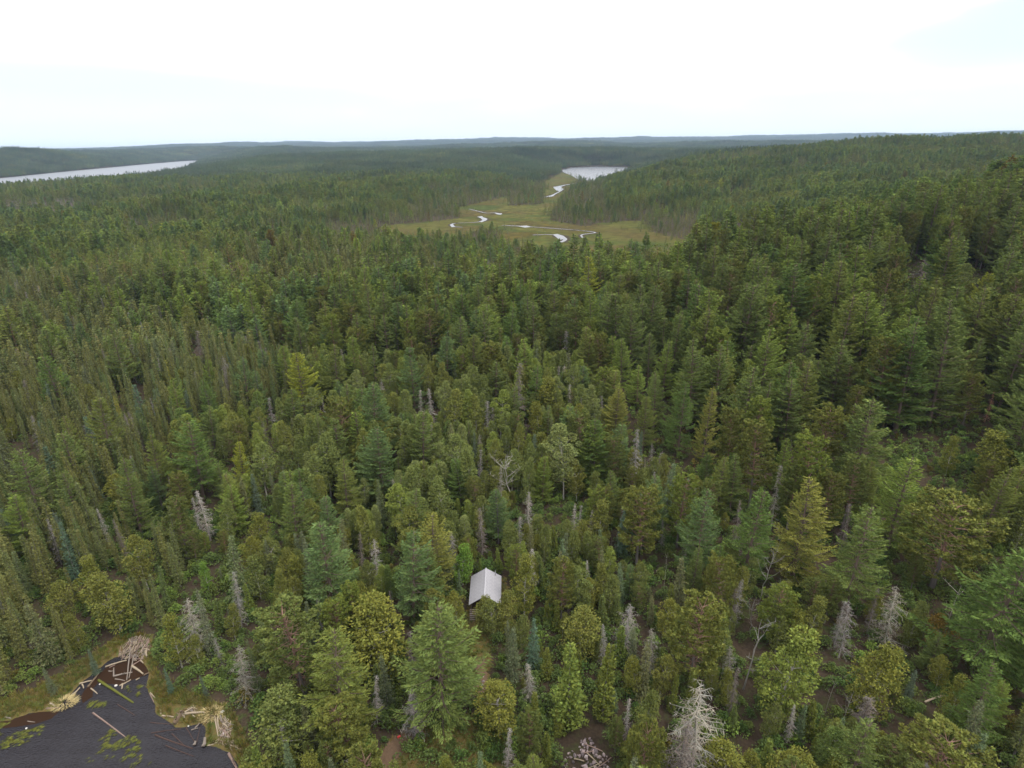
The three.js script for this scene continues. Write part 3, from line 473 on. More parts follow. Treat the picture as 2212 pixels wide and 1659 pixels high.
  ['birch_tree', 2050, 1332, 9, 'rust', 1.1, 50, 'orange-brown leaning birch under the pale forked snag', 'orange birch'],
  ['dead_snag', 1839, 1493, 7, 'silver', 0.6, 80, 'twisted white snag in the blow-down', 'twisted white snag'],
  ['dead_snag', 1802, 1464, 7, 'silver', 0.5, 80, 'crooked bleached stem beside the twisted white snag', null],
  ['white_pine', 2203, 1183, 24, 'deep', 1.25, 330, 'huge dark pine filling the photo edge', 'huge edge pine'],
  ['white_pine', 2150, 1420, 17, 'deep', 0.9, 60, 'dark pine low beneath the huge edge pine', null],
  ['birch_tree', 1714, 1620, 9, 'gold', 1.6, 40, 'golden bush-like birch cut by the bottom edge', null],
  ['red_pine', 2053, 1580, 13, 'olive', 1.5, 80, 'wide olive red pine at the bottom edge', null],
  ['dead_spruce', 1879, 1500, 8, 'dusk', 2.0, 70, 'broken grey spruce heap beside the twisted white snag', 'broken spruce'],
  ['white_spruce', 61, 1296, 14, 'olive', 1.15, 170, 'greyish half-bare spruce bending over the pond bank', 'bending grey spruce'],
  ['dead_spruce', 495, 1235, 13, 'grey', 0.85, 100, 'grey dead spruce behind the pond with bare drooping boughs', null],
  ['dead_spruce', 510, 1397, 11, 'lichen', 1.0, 110, 'furry pale dead spruce at the pond bank', 'furry dead spruce'],
  ['dead_spruce', 400, 1290, 13, 'lichen', 1.1, 120, 'half-dead spruce grey below and green above', 'half-dead spruce'],
  ['white_spruce', 425, 1270, 15, 'pale', 0.7, 150, 'pale green spruce grown into the half-dead one', null],
  ['white_spruce', 489, 1161, 16, 'olive', 1.15, 90, 'olive spruce with a blue-green top behind the pond', 'olive topped spruce'],
  ['birch_tree', 437, 1216, 7, 'lime', 0.9, 35, 'lime green young tree behind the pale spruces', 'lime sapling'],
  ['birch_tree', 223, 1241, 13, 'olive', 1.4, 110, 'olive birch with white stems over the pond inlet', 'white-stemmed birch'],
  ['birch_tree', 287, 1158, 13, 'olive', 1.0, 120, 'dark olive birch behind the driftwood inlet', 'inlet birch'],
  ['birch_tree', 364, 1335, 11, 'gold', 1.0, 110, 'golden birch beside the driftwood heap', 'driftwood birch'],
  ['birch_tree', 150, 1330, 8, 'olive', 1.0, 70, 'small olive birch with a white stem on the pond bank', null],
  ['birch_tree', 110, 1262, 9, 'olive', 1.3, 60, 'flat-topped olive birch with white fork behind the bank', null],
  ['white_spruce', 434, 1455, 5, 'bluish', 0.8, 45, 'short bluish spruce bush on the pond bank', 'bluish bush spruce'],
  ['white_spruce', 355, 1440, 6, 'bluish', 0.75, 50, 'young bluish spruce beside the driftwood inlet', null],
  ['white_spruce', 190, 1400, 6, 'bluish', 0.9, 50, 'young dark spruce on the bank above the logs', null],
  ['white_spruce', 95, 1440, 6, 'green', 1.0, 50, 'low wide green spruce on the grassy bank', null],
  ['dead_snag', 1442, 1195, 10, 'silver', 0.25, 70, 'thin white standing stem on the red-brown bare slope', 'thin white stem'],
  ['dead_snag', 1662, 1180, 12, 'grey', 0.7, 120, 'tall grey dead stem beside the dark full pine', 'tall grey stem'],
  ['dead_snag', 1632, 1340, 14, 'grey', 0.9, 140, 'grey dead trunk with short limbs beside the yellow-green aspen', 'short-limbed trunk'],
];
const trees = []; // { kind, x, z, y, h, w, tint, hero }
const heroRects = [];
for (const [kind, u, v, h, tint, wf0, vis, label, short] of HERO) {
  const wf = wf0 * (kind === 'dead_spruce' ? 1.3 : kind.endsWith('pine') ? 1.12 : 1);
  const g = onGround(u, v, h), K = KINDS[kind], x = g[0], z = g[1], y = H(x, z), sc = h / K.h, hw = K.vw * sc * wf * FPX / g[2];
  trees.push({ kind, x, z, y, h, w: wf, tint, label, short, r: K.vw * sc * wf, hero: true });
  heroRects.push({ u0: u - hw * 0.7, u1: u + hw * 0.7, v0: v - 3, v1: v + vis * 0.7, dist: g[2], x, z, r: K.vw * sc * wf });
}
// things seen between the trees that must stay in view: [u0, v0, u1, v1] with a place on the ground
const openView = (u0, v0, u1, v1) => { const g = onGround((u0 + u1) / 2, v1); heroRects.push({ u0, u1, v0, v1, dist: g[2] - 3, x: g[0], z: g[1], r: 0 }); };
openView(1012, 1222, 1088, 1288); openView(1014, 1335, 1036, 1350); openView(1030, 1390, 1062, 1490); openView(840, 1570, 880, 1640); openView(1225, 1600, 1310, 1660);
openView(0, 1500, 500, 1700); openView(190, 1380, 330, 1500); openView(1400, 1210, 1440, 1260); openView(1780, 1420, 1840, 1460); openView(1950, 1400, 2010, 1440);

const R0 = rng(77);
const pick = (o) => { let t = 0; for (const k in o) t += o[k]; let r = R0() * t; for (const k in o) { r -= o[k]; if (r <= 0) return k; } return Object.keys(o)[0]; };
const grid = new Map(), key = (x, z) => Math.floor(x / 6) + ',' + Math.floor(z / 6);
for (const t of trees) { const k = key(t.x, t.z); (grid.get(k) ?? grid.set(k, []).get(k)).push(t); }
const crowded = (x, z, m) => { const i = Math.floor(x / 6), j = Math.floor(z / 6); for (let a = -1; a <= 1; a++) for (let b = -1; b <= 1; b++) for (const t of grid.get((i + a) + ',' + (j + b)) ?? []) if (Math.hypot(t.x - x, t.z - z) < m + (t.hero ? t.r * 0.35 : 0)) return true; return false; };
function wetAt(x, z, r) { return (r < 260 && sd(POND, x, z) < 1.5) || (r > 350 && r < 2800 && (sd(MARSH, x, z) + 10 * noise(x / 20, z / 20, 8) < 0 || sd(SMALL_LAKE, x, z) < 4)) || (r > 1300 && sd(BIG_LAKE, x, z) < 8); }
// near and middle forest: one tree at a time
const NEAR = 330, MID = 1500;
function scatter(r0, r1, gapScale, edge) {
  for (let d = r0; d < r1;) {
    const gap = 2.7 * gapScale, half = d * edge + 24;
    for (let x = -half; x < half; x += gap) {
      const px = x + (R0() - 0.5) * gap * 0.95, pz = -(d + (R0() - 0.5) * gap * 0.95), r = Math.hypot(px, pz), reg = regionAt(px, pz), wf = (2.7 / reg.gap) ** 2;
      if (R0() > wf * 1.05) continue;
      if (r > 90 && fbm(px / 11, pz / 11, 61, 2) < -0.2) continue;
      if (wetAt(px, pz, r)) continue;
      if (r < 260 && CLEAR.some((c) => sd(c, px, pz) < 0.8)) continue;
      let kind = pick(reg.mix);
      const cl = noise(px / 45, pz / 45, 11);
      if (reg === WILD) { const a = fbm(px / 220, pz / 220, 20, 3); kind = R0() < 0.25 ? kind : a > 0.2 ? 'aspen_tree' : a > -0.02 ? (cl > 0 ? 'white_pine' : 'red_pine') : a > -0.06 ? 'white_pine' : 'black_spruce'; if (r > 300 && sd(MARSH, px, pz) < 70) kind = R0() < 0.93 ? 'black_spruce' : 'white_pine'; const g = project(px, H(px, pz), pz); if (g && g[0] < 330 && g[1] > 425 && g[1] < 580 && R0() < (g[0] > 15 && g[0] < 175 && g[1] > 440 && g[1] < 490 ? 0.85 : fbm(px / 40, pz / 40, 71, 2) > 0.08 ? 0.6 : 0.12)) kind = 'dead_spruce'; }
      if (crowded(px, pz, reg.gap * 0.42)) continue;
      const K = KINDS[kind], y = H(px, pz); let h = K.h * reg.hf * (0.58 + 0.62 * Math.pow(R0(), 0.8)) * (1 + 0.2 * cl);
      if (r > 330 && r < 1500) { const ms = sd(MARSH, px, pz); if (ms < 160) h *= lerp(pz > -700 ? 0.45 : 0.62, 1, SS(ms, 5, 160)); }
      const tones = reg.tone[kind] ?? DEFAULT_TONE[kind]; let tint = tones[Math.floor(R0() * tones.length)];
      if (kind === 'dead_spruce' && r > 300) tint = R0() < 0.4 ? 'dusk' : R0() < 0.9 ? 'grey' : 'rust';
      if (r > 200 && R0() < 0.004) tint = 'yellow'; if (r > 350 && kind === 'white_pine' && R0() < 0.006) tint = 'rust';
      const w = 0.85 + 0.3 * R0();
      if (r < 420) { // nothing grows in front of the trees that stand out
        let bad = false;
        for (let it = 0; it < 4 && !bad; it++) {
          const p = project(px, y + h, pz), b = project(px, y, pz); if (!p || !b) break;
          const hw = K.vw * (h / K.h) * w * FPX / p[2] * 0.8;
          const hit = heroRects.find((q) => p[0] + hw > q.u0 && p[0] - hw < q.u1 && p[1] < q.v1 && b[1] > q.v0 && (p[2] < q.dist * 0.985) && Math.hypot(px - q.x, pz - q.z) > 0.5);
          if (!hit) break;
          const f = (b[1] - hit.v1) / (b[1] - p[1]);
          if (f < 0.38 || h * f < 2.5) bad = true; else h *= f * 0.98;
        }
        if (bad) continue;
      }
      const t = { kind, x: px, z: pz, y: y - 0.15, h, w, tint, r: K.vw, reg };
      trees.push(t); const k = key(px, pz); (grid.get(k) ?? grid.set(k, []).get(k)).push(t);
    }
    d += gap;
  }
}
scatter(36, NEAR, 1, 0.9); scatter(NEAR, MID, 1.22, 0.89);

// ---------------------------------------------------------------- which of them are things of their own: those that show largest
const M4 = new THREE.Matrix4(), QT = new THREE.Quaternion(), EU = new THREE.Euler(), S3 = new THREE.Vector3(), P3 = new THREE.Vector3();
const byKind = {};
for (const t of trees) {
  const p = project(t.x, t.y + t.h * 0.8, t.z), b = project(t.x, t.y + t.h * 0.25, t.z), u = project(t.x, t.y + t.h, t.z);
  t.seen = !!(p && b && u && u[0] > 4 && u[0] < 2208 && u[1] < 1640 && u[1] > 0);
  t.size = t.seen ? Math.hypot(p[0] - b[0], p[1] - b[1]) * KINDS[t.kind].vw * (t.h / KINDS[t.kind].h) * t.w * FPX / p[2] : 0;
  if (t.hero) t.size += 1e7;
  t.scr = u; (byKind[t.kind] ??= []).push(t);
}
const things = [];
for (const [kind, list] of Object.entries(byKind)) { list.sort((a, b) => b.size - a.size); list.slice(0, 270).forEach((t) => { if (t.seen || t.hero) { t.thing = true; things.push(t); } }); }
const R1 = rng(5);
function pose(t) { const s = t.h / KINDS[t.kind].h; EU.set((R1() - 0.5) * 0.1, R1() * 6.28, (R1() - 0.5) * 0.1); QT.setFromEuler(EU); S3.set(s * t.w, s, s * t.w); P3.set(t.x, t.y, t.z); return M4.compose(P3, QT, S3); }
const relation = (t, q) => { const dx = t.x - q.x, dz = t.z - q.z, f = -(dz), a = Math.atan2(dx * 1, f); return Math.abs(a) < 0.7 ? 'behind' : Math.abs(a) > 2.44 ? 'in front of' : dx < 0 ? 'left of' : 'right of'; };
const LAND = trees.filter((t) => t.hero && t.short).map((t) => ({ x: t.x, z: t.z, name: t.short, t }));
const labelsUsed = new Map(HERO.map((h) => [h[7], true]));
function labelOf(t) {
  const K = KINDS[t.kind], rel = t.h / K.h, size = rel > 1.02 ? 'tall' : rel < 0.75 ? 'small' : '', what = (size + ' ' + (t.kind.startsWith('dead') ? WORD[t.tint] + ' ' + K.noun : WORD[t.tint] + ' ' + K.noun)).trim();
  const near = LAND.map((q) => ({ q, d: Math.hypot(q.x - t.x, q.z - t.z) })).sort((a, b) => a.d - b.d).slice(0, 8);
  const tries = [];
  if (near[0].d < 18) tries.push(`${what} ${relation(t, near[0].q)} the ${near[0].q.name}`);
  const a = near[0].q, b = near[1].q, c = near[2].q;
  for (const [m, n] of near.flatMap((p, i) => near.slice(i + 1).map((r) => [p.q, r.q])).sort((p, r) => near.findIndex((k) => k.q === p[1]) - near.findIndex((k) => k.q === r[1]))) tries.push(`${what} ${relation(t, m)} the ${m.name}, ${relation(t, n)} the ${n.name}`);
  for (const s of tries) if (!labelsUsed.has(s) && s.split(/[ -]/).length <= 16) { labelsUsed.set(s, true); return [s, null]; }
  const where = t.reg?.id ?? 'forest';
  return [`${what} in the ${where}, ${relation(t, a)} the ${a.name}`, `${what}s in the ${where} ${relation(t, a)} the ${a.name}`];
}
things.sort((a, b) => b.size - a.size);
for (const t of things) {
  const K = protos[t.kind], i = Math.floor(R1() * K.length), pr = K[i][0], far = Math.hypot(t.x, t.z) > 230 && !t.hero;
  const g = new THREE.Group(); g.name = numbered(t.kind);
  const dead = t.kind.startsWith('dead');
  mesh('trunk', pr.trunk, dead ? tintMat(t.tint) : trunkMat, g);
  mesh(dead ? 'branches' : 'crown', pr.crown, tintMat(t.tint), g);
  pose(t).decompose(g.position, g.quaternion, g.scale);
  let label = t.label, group = null;
  if (!label) [label, group] = labelOf(t);
  tag(g, label, KINDS[t.kind].cat, group);
  place(g);
}
// the rest of the forest: copies that nobody could single out
function forest(name, label, lists) {
  const root = new THREE.Group(); root.name = numbered(name); tag(root, label, null, null, 'stuff');
  for (const [geo, list] of lists) {
    const im = new THREE.InstancedMesh(geo, stuffMat, list.length); im.name = 'trees';
    im.userData.kind = 'stuff';
    const c = new THREE.Color();
    list.forEach((t, i) => { im.setMatrixAt(i, t.m ?? pose(t)); const k = TINT[t.tint], v = (0.88 + 0.24 * R1()) * (t.v ?? 1.1 + 0.6 * fbm(t.x / 70, t.z / 70, 44, 3)); im.setColorAt(i, c.setRGB(k[0] * v, k[1] * v, k[2] * v)); });
    root.add(im);
  }
  return place(root);
}
const FOREST_NAME = { white_pine: 'white_pine_forest', red_pine: 'red_pine_forest', black_spruce: 'spruce_forest', white_spruce: 'mixed_spruce_forest', aspen_tree: 'aspen_forest', birch_tree: 'birch_forest', cedar_tree: 'cedar_forest', dead_spruce: 'dead_spruce_forest', dead_snag: 'snag_forest' };
for (const [kind, list] of Object.entries(byKind)) {
  const buckets = new Map();
  for (const t of list) { if (t.thing) continue; const r = Math.hypot(t.x, t.z), l = r < 250 ? 0 : r < 520 ? 1 : 2, v = Math.floor(R1() * protos[kind].length), pr = protos[kind][v][l]; const geo = l ? pr.whole : (pr.whole0 ??= mergeGeometries([pr.trunk, pr.crown])); (buckets.get(geo) ?? buckets.set(geo, []).get(geo)).push(t); }
  if (buckets.size) forest(FOREST_NAME[kind], 'mass of further ' + KINDS[kind].noun + ' trees covering the ground beyond the single ones', [...buckets]);
}
console.log('trees', trees.length, 'things', things.length, 'kinds', Object.entries(byKind).map(([k, v]) => k + ':' + v.length).join(' '));
console.log('proto tris', Object.entries(protos).map(([k, v]) => k + ' ' + v.map((x) => x.map((y) => y.tris).join('/')).join(' ')).join('\n'));

// ---------------------------------------------------------------- far forest: patches of many trees
{
  const patches = ['spruce', 'pine', 'leafy'].map((type, ti) => [0, 1].map((v) => {
    const R = rng(900 + ti * 10 + v), mb = new MB();
    for (let i = 0; i < 42; i++) {
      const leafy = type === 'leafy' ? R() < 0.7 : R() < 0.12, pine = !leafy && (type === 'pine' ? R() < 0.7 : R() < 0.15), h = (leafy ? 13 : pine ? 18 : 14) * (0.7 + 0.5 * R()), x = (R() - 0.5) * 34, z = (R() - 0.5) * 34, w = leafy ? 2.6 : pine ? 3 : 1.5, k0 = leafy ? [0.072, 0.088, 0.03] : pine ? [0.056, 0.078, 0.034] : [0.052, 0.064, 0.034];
      const nb = leafy ? 46 : 52;
      for (let b = 0; b < nb; b++) {
        const t = Math.pow(R(), 1.15), a = R() * 6.28, prof = leafy ? Math.sqrt(Math.max(0, 1 - ((t - 0.5) / 0.55) ** 2)) : Math.pow(1 - t, pine ? 0.6 : 0.85), y = h * (leafy ? 0.35 + 0.6 * t : 0.15 + 0.82 * t), rr = w * prof * (0.5 + 0.5 * R());
        blade(mb, [x + Math.cos(a) * rr * 0.4, y, z + Math.sin(a) * rr * 0.4], norm([Math.cos(a), leafy ? R() - 0.2 : pine ? 0.4 : -0.1, Math.sin(a)]), 0.7 + rr * 0.8, 1.0 + 0.5 * R(), vary(k0, R, 0.22), R);
      }
      if (!leafy) for (let b = 0; b < 3; b++) blade(mb, [x, h * 0.8, z], norm([(R() - 0.5) * 0.3, 1, (R() - 0.5) * 0.3]), h * 0.22, 0.9, k0, R);
    }
    return mb.geo();
  }));
  const R = rng(31), lists = new Map();
  for (let d = MID - 20; d < 13500;) {
    const sc = d < 3200 ? 1 : d < 6500 ? 1.35 : 2.1, gap = 27 * sc;
    for (let x = -d * 0.9 - 40; x < d * 0.9 + 40; x += gap) {
      const px = x + (R() - 0.5) * gap * 0.5, pz = -(d + (R() - 0.5) * gap * 0.5), r = Math.hypot(px, pz);
      if (wetAt(px, pz, r) || (r < 2900 && sd(SMALL_LAKE, px, pz) < 16) || (r < 2600 && sd(MARSH, px, pz) < 14) || sd(BIG_LAKE, px, pz) < 16) continue;
      const a = fbm(px / 300, pz / 300, 20, 3), type = a > 0.1 ? 2 : a > -0.06 ? 1 : 0, geo = patches[type][Math.floor(R() * 2)], k = 0.75 + 0.55 * R(), vs = sc > 1 ? lerp(1, sc, 0.3) : 1;
      const m = new THREE.Matrix4().compose(new THREE.Vector3(px, H(px, pz) - 0.5, pz), new THREE.Quaternion().setFromEuler(new THREE.Euler(0, R() * 6.28, 0)), new THREE.Vector3(sc * 1.0, vs * k, sc * 1.0));
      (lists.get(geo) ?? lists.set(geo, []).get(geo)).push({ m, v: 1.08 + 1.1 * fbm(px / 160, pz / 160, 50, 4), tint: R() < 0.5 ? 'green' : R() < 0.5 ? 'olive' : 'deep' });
    }
    d += gap;
  }
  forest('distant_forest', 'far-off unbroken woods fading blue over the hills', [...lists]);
  console.log('patches', [...lists].map(([g, l]) => l.length).join(' '));
}
// ---------------------------------------------------------------- undergrowth
const TRAIL_ALL = ground([[905, 1562], [925, 1568], [880, 1612], [860, 1640], [842, 1690], [800, 1690], [818, 1630], [850, 1594]]);
{
  const shrubs = [0, 1, 2, 3].map((i) => { const { T, C } = shrubClump(400 + i, i < 2 ? 1 : 0.4, { w: i % 2 ? 1.4 : 1.0, h: i % 2 ? 1.5 : 2.0 }); for (let j = 0; j < T.p.length; j++) { C.p.push(T.p[j]); C.c.push(T.c[j]); } return C.geo(); });
  const R = rng(71), lists = shrubs.map((g) => [g, []]);
  for (let d = 38; d < 300; d += d < 150 ? 1.5 : 2.4) for (let x = -d * 0.92 - 16; x < d * 0.92 + 16; x += d < 150 ? 1.5 : 2.4) {
    const px = x + (R() - 0.5) * 1.6, pz = -d + (R() - 0.5) * 1.6, n = fbm(px / 14, pz / 14, 31, 3);
    if (R() > 0.78 + 0.9 * n || sd(POND, px, pz) < 1.2) continue;
    const cl = Math.min(...CLEAR.map((c, i) => (i === 1 ? (sd(TRAIL_ALL, px, pz) < 0.4 || R() < 0.3 ? -1 : 9) : sd(c, px, pz)))); if (cl < 0.2 + 0.5 * R()) continue;
    if (sd(BARE, px, pz) < 0 && R() < 0.7) continue;
    const open = regionAt(px, pz).id === 'open blow-down'; if (open && R() < 0.12) continue;
    const s = (0.45 + 0.85 * R()) * (open ? 0.9 : 1), m = new THREE.Matrix4().compose(new THREE.Vector3(px, H(px, pz) - 0.1, pz), new THREE.Quaternion().setFromEuler(new THREE.Euler(0, R() * 6.28, 0)), new THREE.Vector3(s * 1.25, s, s * 1.25));
    const c = R();
    lists[(d < 130 ? 0 : 2) + (R() < 0.5 ? 0 : 1)][1].push({ m, v: 0.8 + 0.4 * R(), tint: c < 0.45 ? 'green' : c < 0.6 ? 'bright' : c < 0.8 ? 'olive' : c < 0.93 ? 'deep' : c < 0.985 ? 'gold' : 'rust' });
  }
  forest('undergrowth', 'tangle of leafy green bushes covering the forest floor', lists);
  console.log('undergrowth', lists.map((l) => l[1].length).join(' '));
}
// grass tufts: a handful of blades
const tuft = (seed, n, h, k, lean = 0.5) => { const R = rng(seed), mb = new MB(); for (let i = 0; i < n; i++) { const a = R() * 6.28, r = R() * 0.28, p = [Math.cos(a) * r, 0, Math.sin(a) * r]; blade(mb, p, norm([Math.cos(a) * lean * R() + 0.15, 1, Math.sin(a) * lean * R()]), h * (0.6 + 0.6 * R()), 0.07, vary(k, R, 0.3), R); } return mb.geo(); };
function grassOver(name, label, poly, skip, step, geos, tints, size, seed, keep = 1) {
  const R = rng(seed), lists = geos.map((g) => [g, []]), xs = poly.map((p) => p[0]), zs = poly.map((p) => p[1]);
  for (let x = Math.min(...xs); x < Math.max(...xs); x += step) for (let z = Math.min(...zs); z < Math.max(...zs); z += step) {
    const px = x + (R() - 0.5) * step, pz = z + (R() - 0.5) * step; if (R() > keep || sd(poly, px, pz) > 0 || (skip && skip(px, pz))) continue;
    const s = size * (0.6 + 0.8 * R()), n = fbm(px / 6, pz / 6, 17, 2), ti = clamp(Math.floor((0.5 + n + (R() - 0.5) * 0.5) * tints.length), 0, tints.length - 1);
    lists[Math.floor(R() * geos.length)][1].push({ v: 1, m: new THREE.Matrix4().compose(new THREE.Vector3(px, H(px, pz), pz), new THREE.Quaternion().setFromEuler(new THREE.Euler(0, R() * 6.28, 0)), new THREE.Vector3(s, s, s)), tint: tints[ti] });
  }
  return forest(name, label, lists.filter((l) => l[1].length));
}
const sedge = [tuft(1, 22, 0.75, [0.108, 0.108, 0.03]), tuft(2, 26, 0.6, [0.09, 0.112, 0.03]), tuft(3, 18, 0.9, [0.118, 0.1, 0.034])];
const grassTex = noiseTexture(512, (u, v) => { const n = tile(u, v, 8, 21, 4), m = tile(u, v, 46, 22, 3), g = SS(n + 0.3 * m, -0.15, 0.25); return [lerp(0.084, 0.052, g) * (1 + 1.2 * m), lerp(0.062, 0.062, g) * (1 + 1.2 * m), lerp(0.024, 0.018, g) * (1 + 1.2 * m)]; });
grassTex.repeat.set(1 / 7, 1 / 7);
const grassMat = std({ map: grassTex, roughness: 1 });
const dirtTex = noiseTexture(512, (u, v) => { const n = tile(u, v, 10, 25, 4), m = tile(u, v, 60, 26, 3); return [0.1 * (1 + 0.6 * n + 1.1 * m), 0.066 * (1 + 0.6 * n + 1.1 * m), 0.042 * (1 + 0.6 * n + 1.1 * m)]; });
dirtTex.repeat.set(1 / 4, 1 / 4);
const dirtMat = std({ map: dirtTex, roughness: 1 });
// the pond bank, the clearing below the cabin, the footpath and the bare slope
const BANK = CLEAR[3], HEAPS = [[[880, 480], [1080, 220], [1380, 170], [1540, 220], [1560, 420], [1480, 640], [1200, 700], [1000, 660], [860, 620]].map(([u, v]) => [172.8 + u / 10.286, 1359.4 + v / 10.286]), [[1400, 500], [1560, 520], [1700, 560], [1830, 700], [1810, 980], [1640, 1010], [1440, 980]].map(([u, v]) => [322.6 + u / 10.284, 1497.7 + v / 10.284]), [[540, 330], [1000, 300], [1280, 420], [1280, 480], [820, 500], [620, 700], [540, 640]].map(([u, v]) => [322.6 + u / 10.284, 1497.7 + v / 10.284])].map((h) => ground(h));
place(tag(mesh('grassy_bank', drape(BANK, 0.8, 0.05, 0.6), grassMat), 'ochre and green grassy bank round the pond', null, null, 'structure'));
grassOver('sedge_grass', 'tall yellow-green sedge along the pond shore', BANK, (x, z) => sd(POND, x, z) < 0.2 || HEAPS.some((h) => sd(h, x, z) < 0.3), 0.42, sedge, ['green', 'green', 'bright', 'olive', 'gold'], 1, 201, 0.85);
const LAWN = CLEAR[0], LAWN2 = CLEAR[1];
place(tag(mesh('clearing', drape(LAWN, 0.7, 0.05, 0.6), grassMat), 'dry ochre grass clearing running down from the cabin', null, null, 'structure'));
place(tag(mesh('lower_clearing', drape(LAWN2, 0.7, 0.05, 0.6), grassMat), 'small grass clearing round the wide grey spruce', null, null, 'structure'));
const TRAIL = ground([[905, 1562], [925, 1568], [880, 1612], [860, 1640], [842, 1690], [800, 1690], [818, 1630], [850, 1594]]);
const TRAIL2 = ground([[1026, 1425], [1048, 1420], [1052, 1470], [1044, 1500], [1022, 1496], [1030, 1460]]);
place(tag(mesh('footpath', drape(TRAIL, 0.4, 0.1, 0.3), dirtMat), 'reddish earth footpath passing under the wide grey spruce', null, null, 'structure'));
place(tag(mesh('footpath', drape(TRAIL2, 0.4, 0.1, 0.4), dirtMat), 'worn earth patch at the foot of the clearing', null, null, 'structure'));
place(tag(mesh('bare_slope', drape(BARE, 0.9, 0.06, 1.4), dirtMat), 'reddish bare slope inside the blow-down', null, null, 'structure'));
const shortGrass = [tuft(4, 16, 0.32, [0.12, 0.1, 0.03], 0.8), tuft(5, 18, 0.4, [0.09, 0.11, 0.028], 0.8)];
const onTrail = (x, z) => sd(TRAIL, x, z) < 0.2 || sd(TRAIL2, x, z) < 0.2 || wetAt(x, z, 80);
grassOver('clearing_grass', 'short dry grass of the clearing below the cabin', LAWN, onTrail, 0.5, shortGrass, ['gold', 'olive', 'green', 'yellow'], 1, 202, 0.7);
grassOver('lower_clearing_grass', 'short green grass beside the footpath', LAWN2, onTrail, 0.5, [...shortGrass, sedge[1]], ['gold', 'green', 'bright', 'olive'], 1, 203, 0.8);

// ---------------------------------------------------------------- logs and stones
const woodTex = noiseTexture(256, (u, v) => { const n = 0.5 + 0.9 * tile(u, v, 5, 3, 2) + 0.5 * noise(u * 70, v * 3, 4); const k = 0.75 + 0.4 * n; return [k, k, k]; });
const WOOD = {}; const wood = (name, c) => (WOOD[name] ??= std({ color: lin(...c), map: woodTex, roughness: 0.85 }));
const PALE = wood('pale', [0.24, 0.195, 0.14]), GREYW = wood('grey', [0.16, 0.135, 0.115]), DARKW = wood('dark', [0.11, 0.08, 0.055]), PINKW = wood('pink', [0.17, 0.12, 0.1]), SUNK = wood('sunk', [0.055, 0.036, 0.03]), MOSSW = std({ color: lin(0.075, 0.08, 0.018), roughness: 1 });
const logGeos = new Map();
function logGeo(seed, n = 7, rough = 0.18, bend = 0.03) { // unit log along +y, radius 1 at the butt
  const key = seed + ',' + n + ',' + rough + ',' + bend; if (logGeos.has(key)) return logGeos.get(key);
  const R = rng(seed), mb = { p: [], u: [] }, rings = [], a0 = R() * 6.28;
  for (let i = 0; i <= 6; i++) { const t = i / 6, ring = [], r = lerp(1, 0.62, t) * (1 + (R() - 0.5) * rough), bx = Math.sin(t * 3.14) * Math.cos(a0) * bend * 13 + (R() - 0.5) * 0.25, bz = Math.sin(t * 3.14) * Math.sin(a0) * bend * 13; for (let j = 0; j < n; j++) { const w = (j / n) * 6.2832, rr = r * (1 + (R() - 0.5) * rough); ring.push([Math.cos(w) * rr + bx, t, Math.sin(w) * rr + bz]); } rings.push(ring); }
  const pos = [], uv = [], idx = [];
  rings.forEach((ring, i) => { for (let j = 0; j <= n; j++) { const p = ring[j % n]; pos.push(p[0], p[1], p[2]); uv.push(j / n, i / 6 * 2); } });
  for (let i = 0; i < 6; i++) for (let j = 0; j < n; j++) { const a = i * (n + 1) + j, b = a + n + 1; idx.push(a, b, a + 1, b, b + 1, a + 1); }
  for (const [row, y] of [[0, 0], [6, 1]]) { const c = pos.length / 3; pos.push(0, y + (y ? 0.004 : -0.004), 0); uv.push(0.5, 0.5); for (let j = 0; j < n; j++) { const a = row * (n + 1) + j; y ? idx.push(c, a + 1, a) : idx.push(c, a, a + 1); } }
  const g = new THREE.BufferGeometry(); g.setAttribute('position', new THREE.Float32BufferAttribute(pos, 3)); g.setAttribute('uv', new THREE.Float32BufferAttribute(uv, 2)); g.setIndex(idx); g.computeVertexNormals(); logGeos.set(key, g); return g;
}
const UPV = new THREE.Vector3(0, 1, 0);
function layLog(o, a, b, r) { const d = new THREE.Vector3(b[0] - a[0], b[1] - a[1], b[2] - a[2]), L = d.length(); o.position.set(...a); o.quaternion.setFromUnitVectors(UPV, d.normalize()); o.scale.set(r, L, r); return o; }
const A = (u, v) => [172.8 + u / 10.286, 1359.4 + v / 10.286], B = (u, v) => [322.6 + u / 10.284, 1497.7 + v / 10.284], C9 = (u, v) => [u / 9.0, 1474.7 + v / 9.0], Z3 = (u, v) => [1036.9 + u / 3.272, 1152.1 + v / 3.272], Z4 = (u, v) => [1612.9 + u / 3.273, 1152.1 + v / 3.273];
const surf = (p, lift) => { const g = onGround(p[0], p[1], 0), y = Math.max(H(g[0], g[1]), 0.02); const q = y <= 0.021 ? onPlane(p[0], p[1], 0.02) : g; return [q[0], y + lift, q[1]]; };
let logSeed = 1;
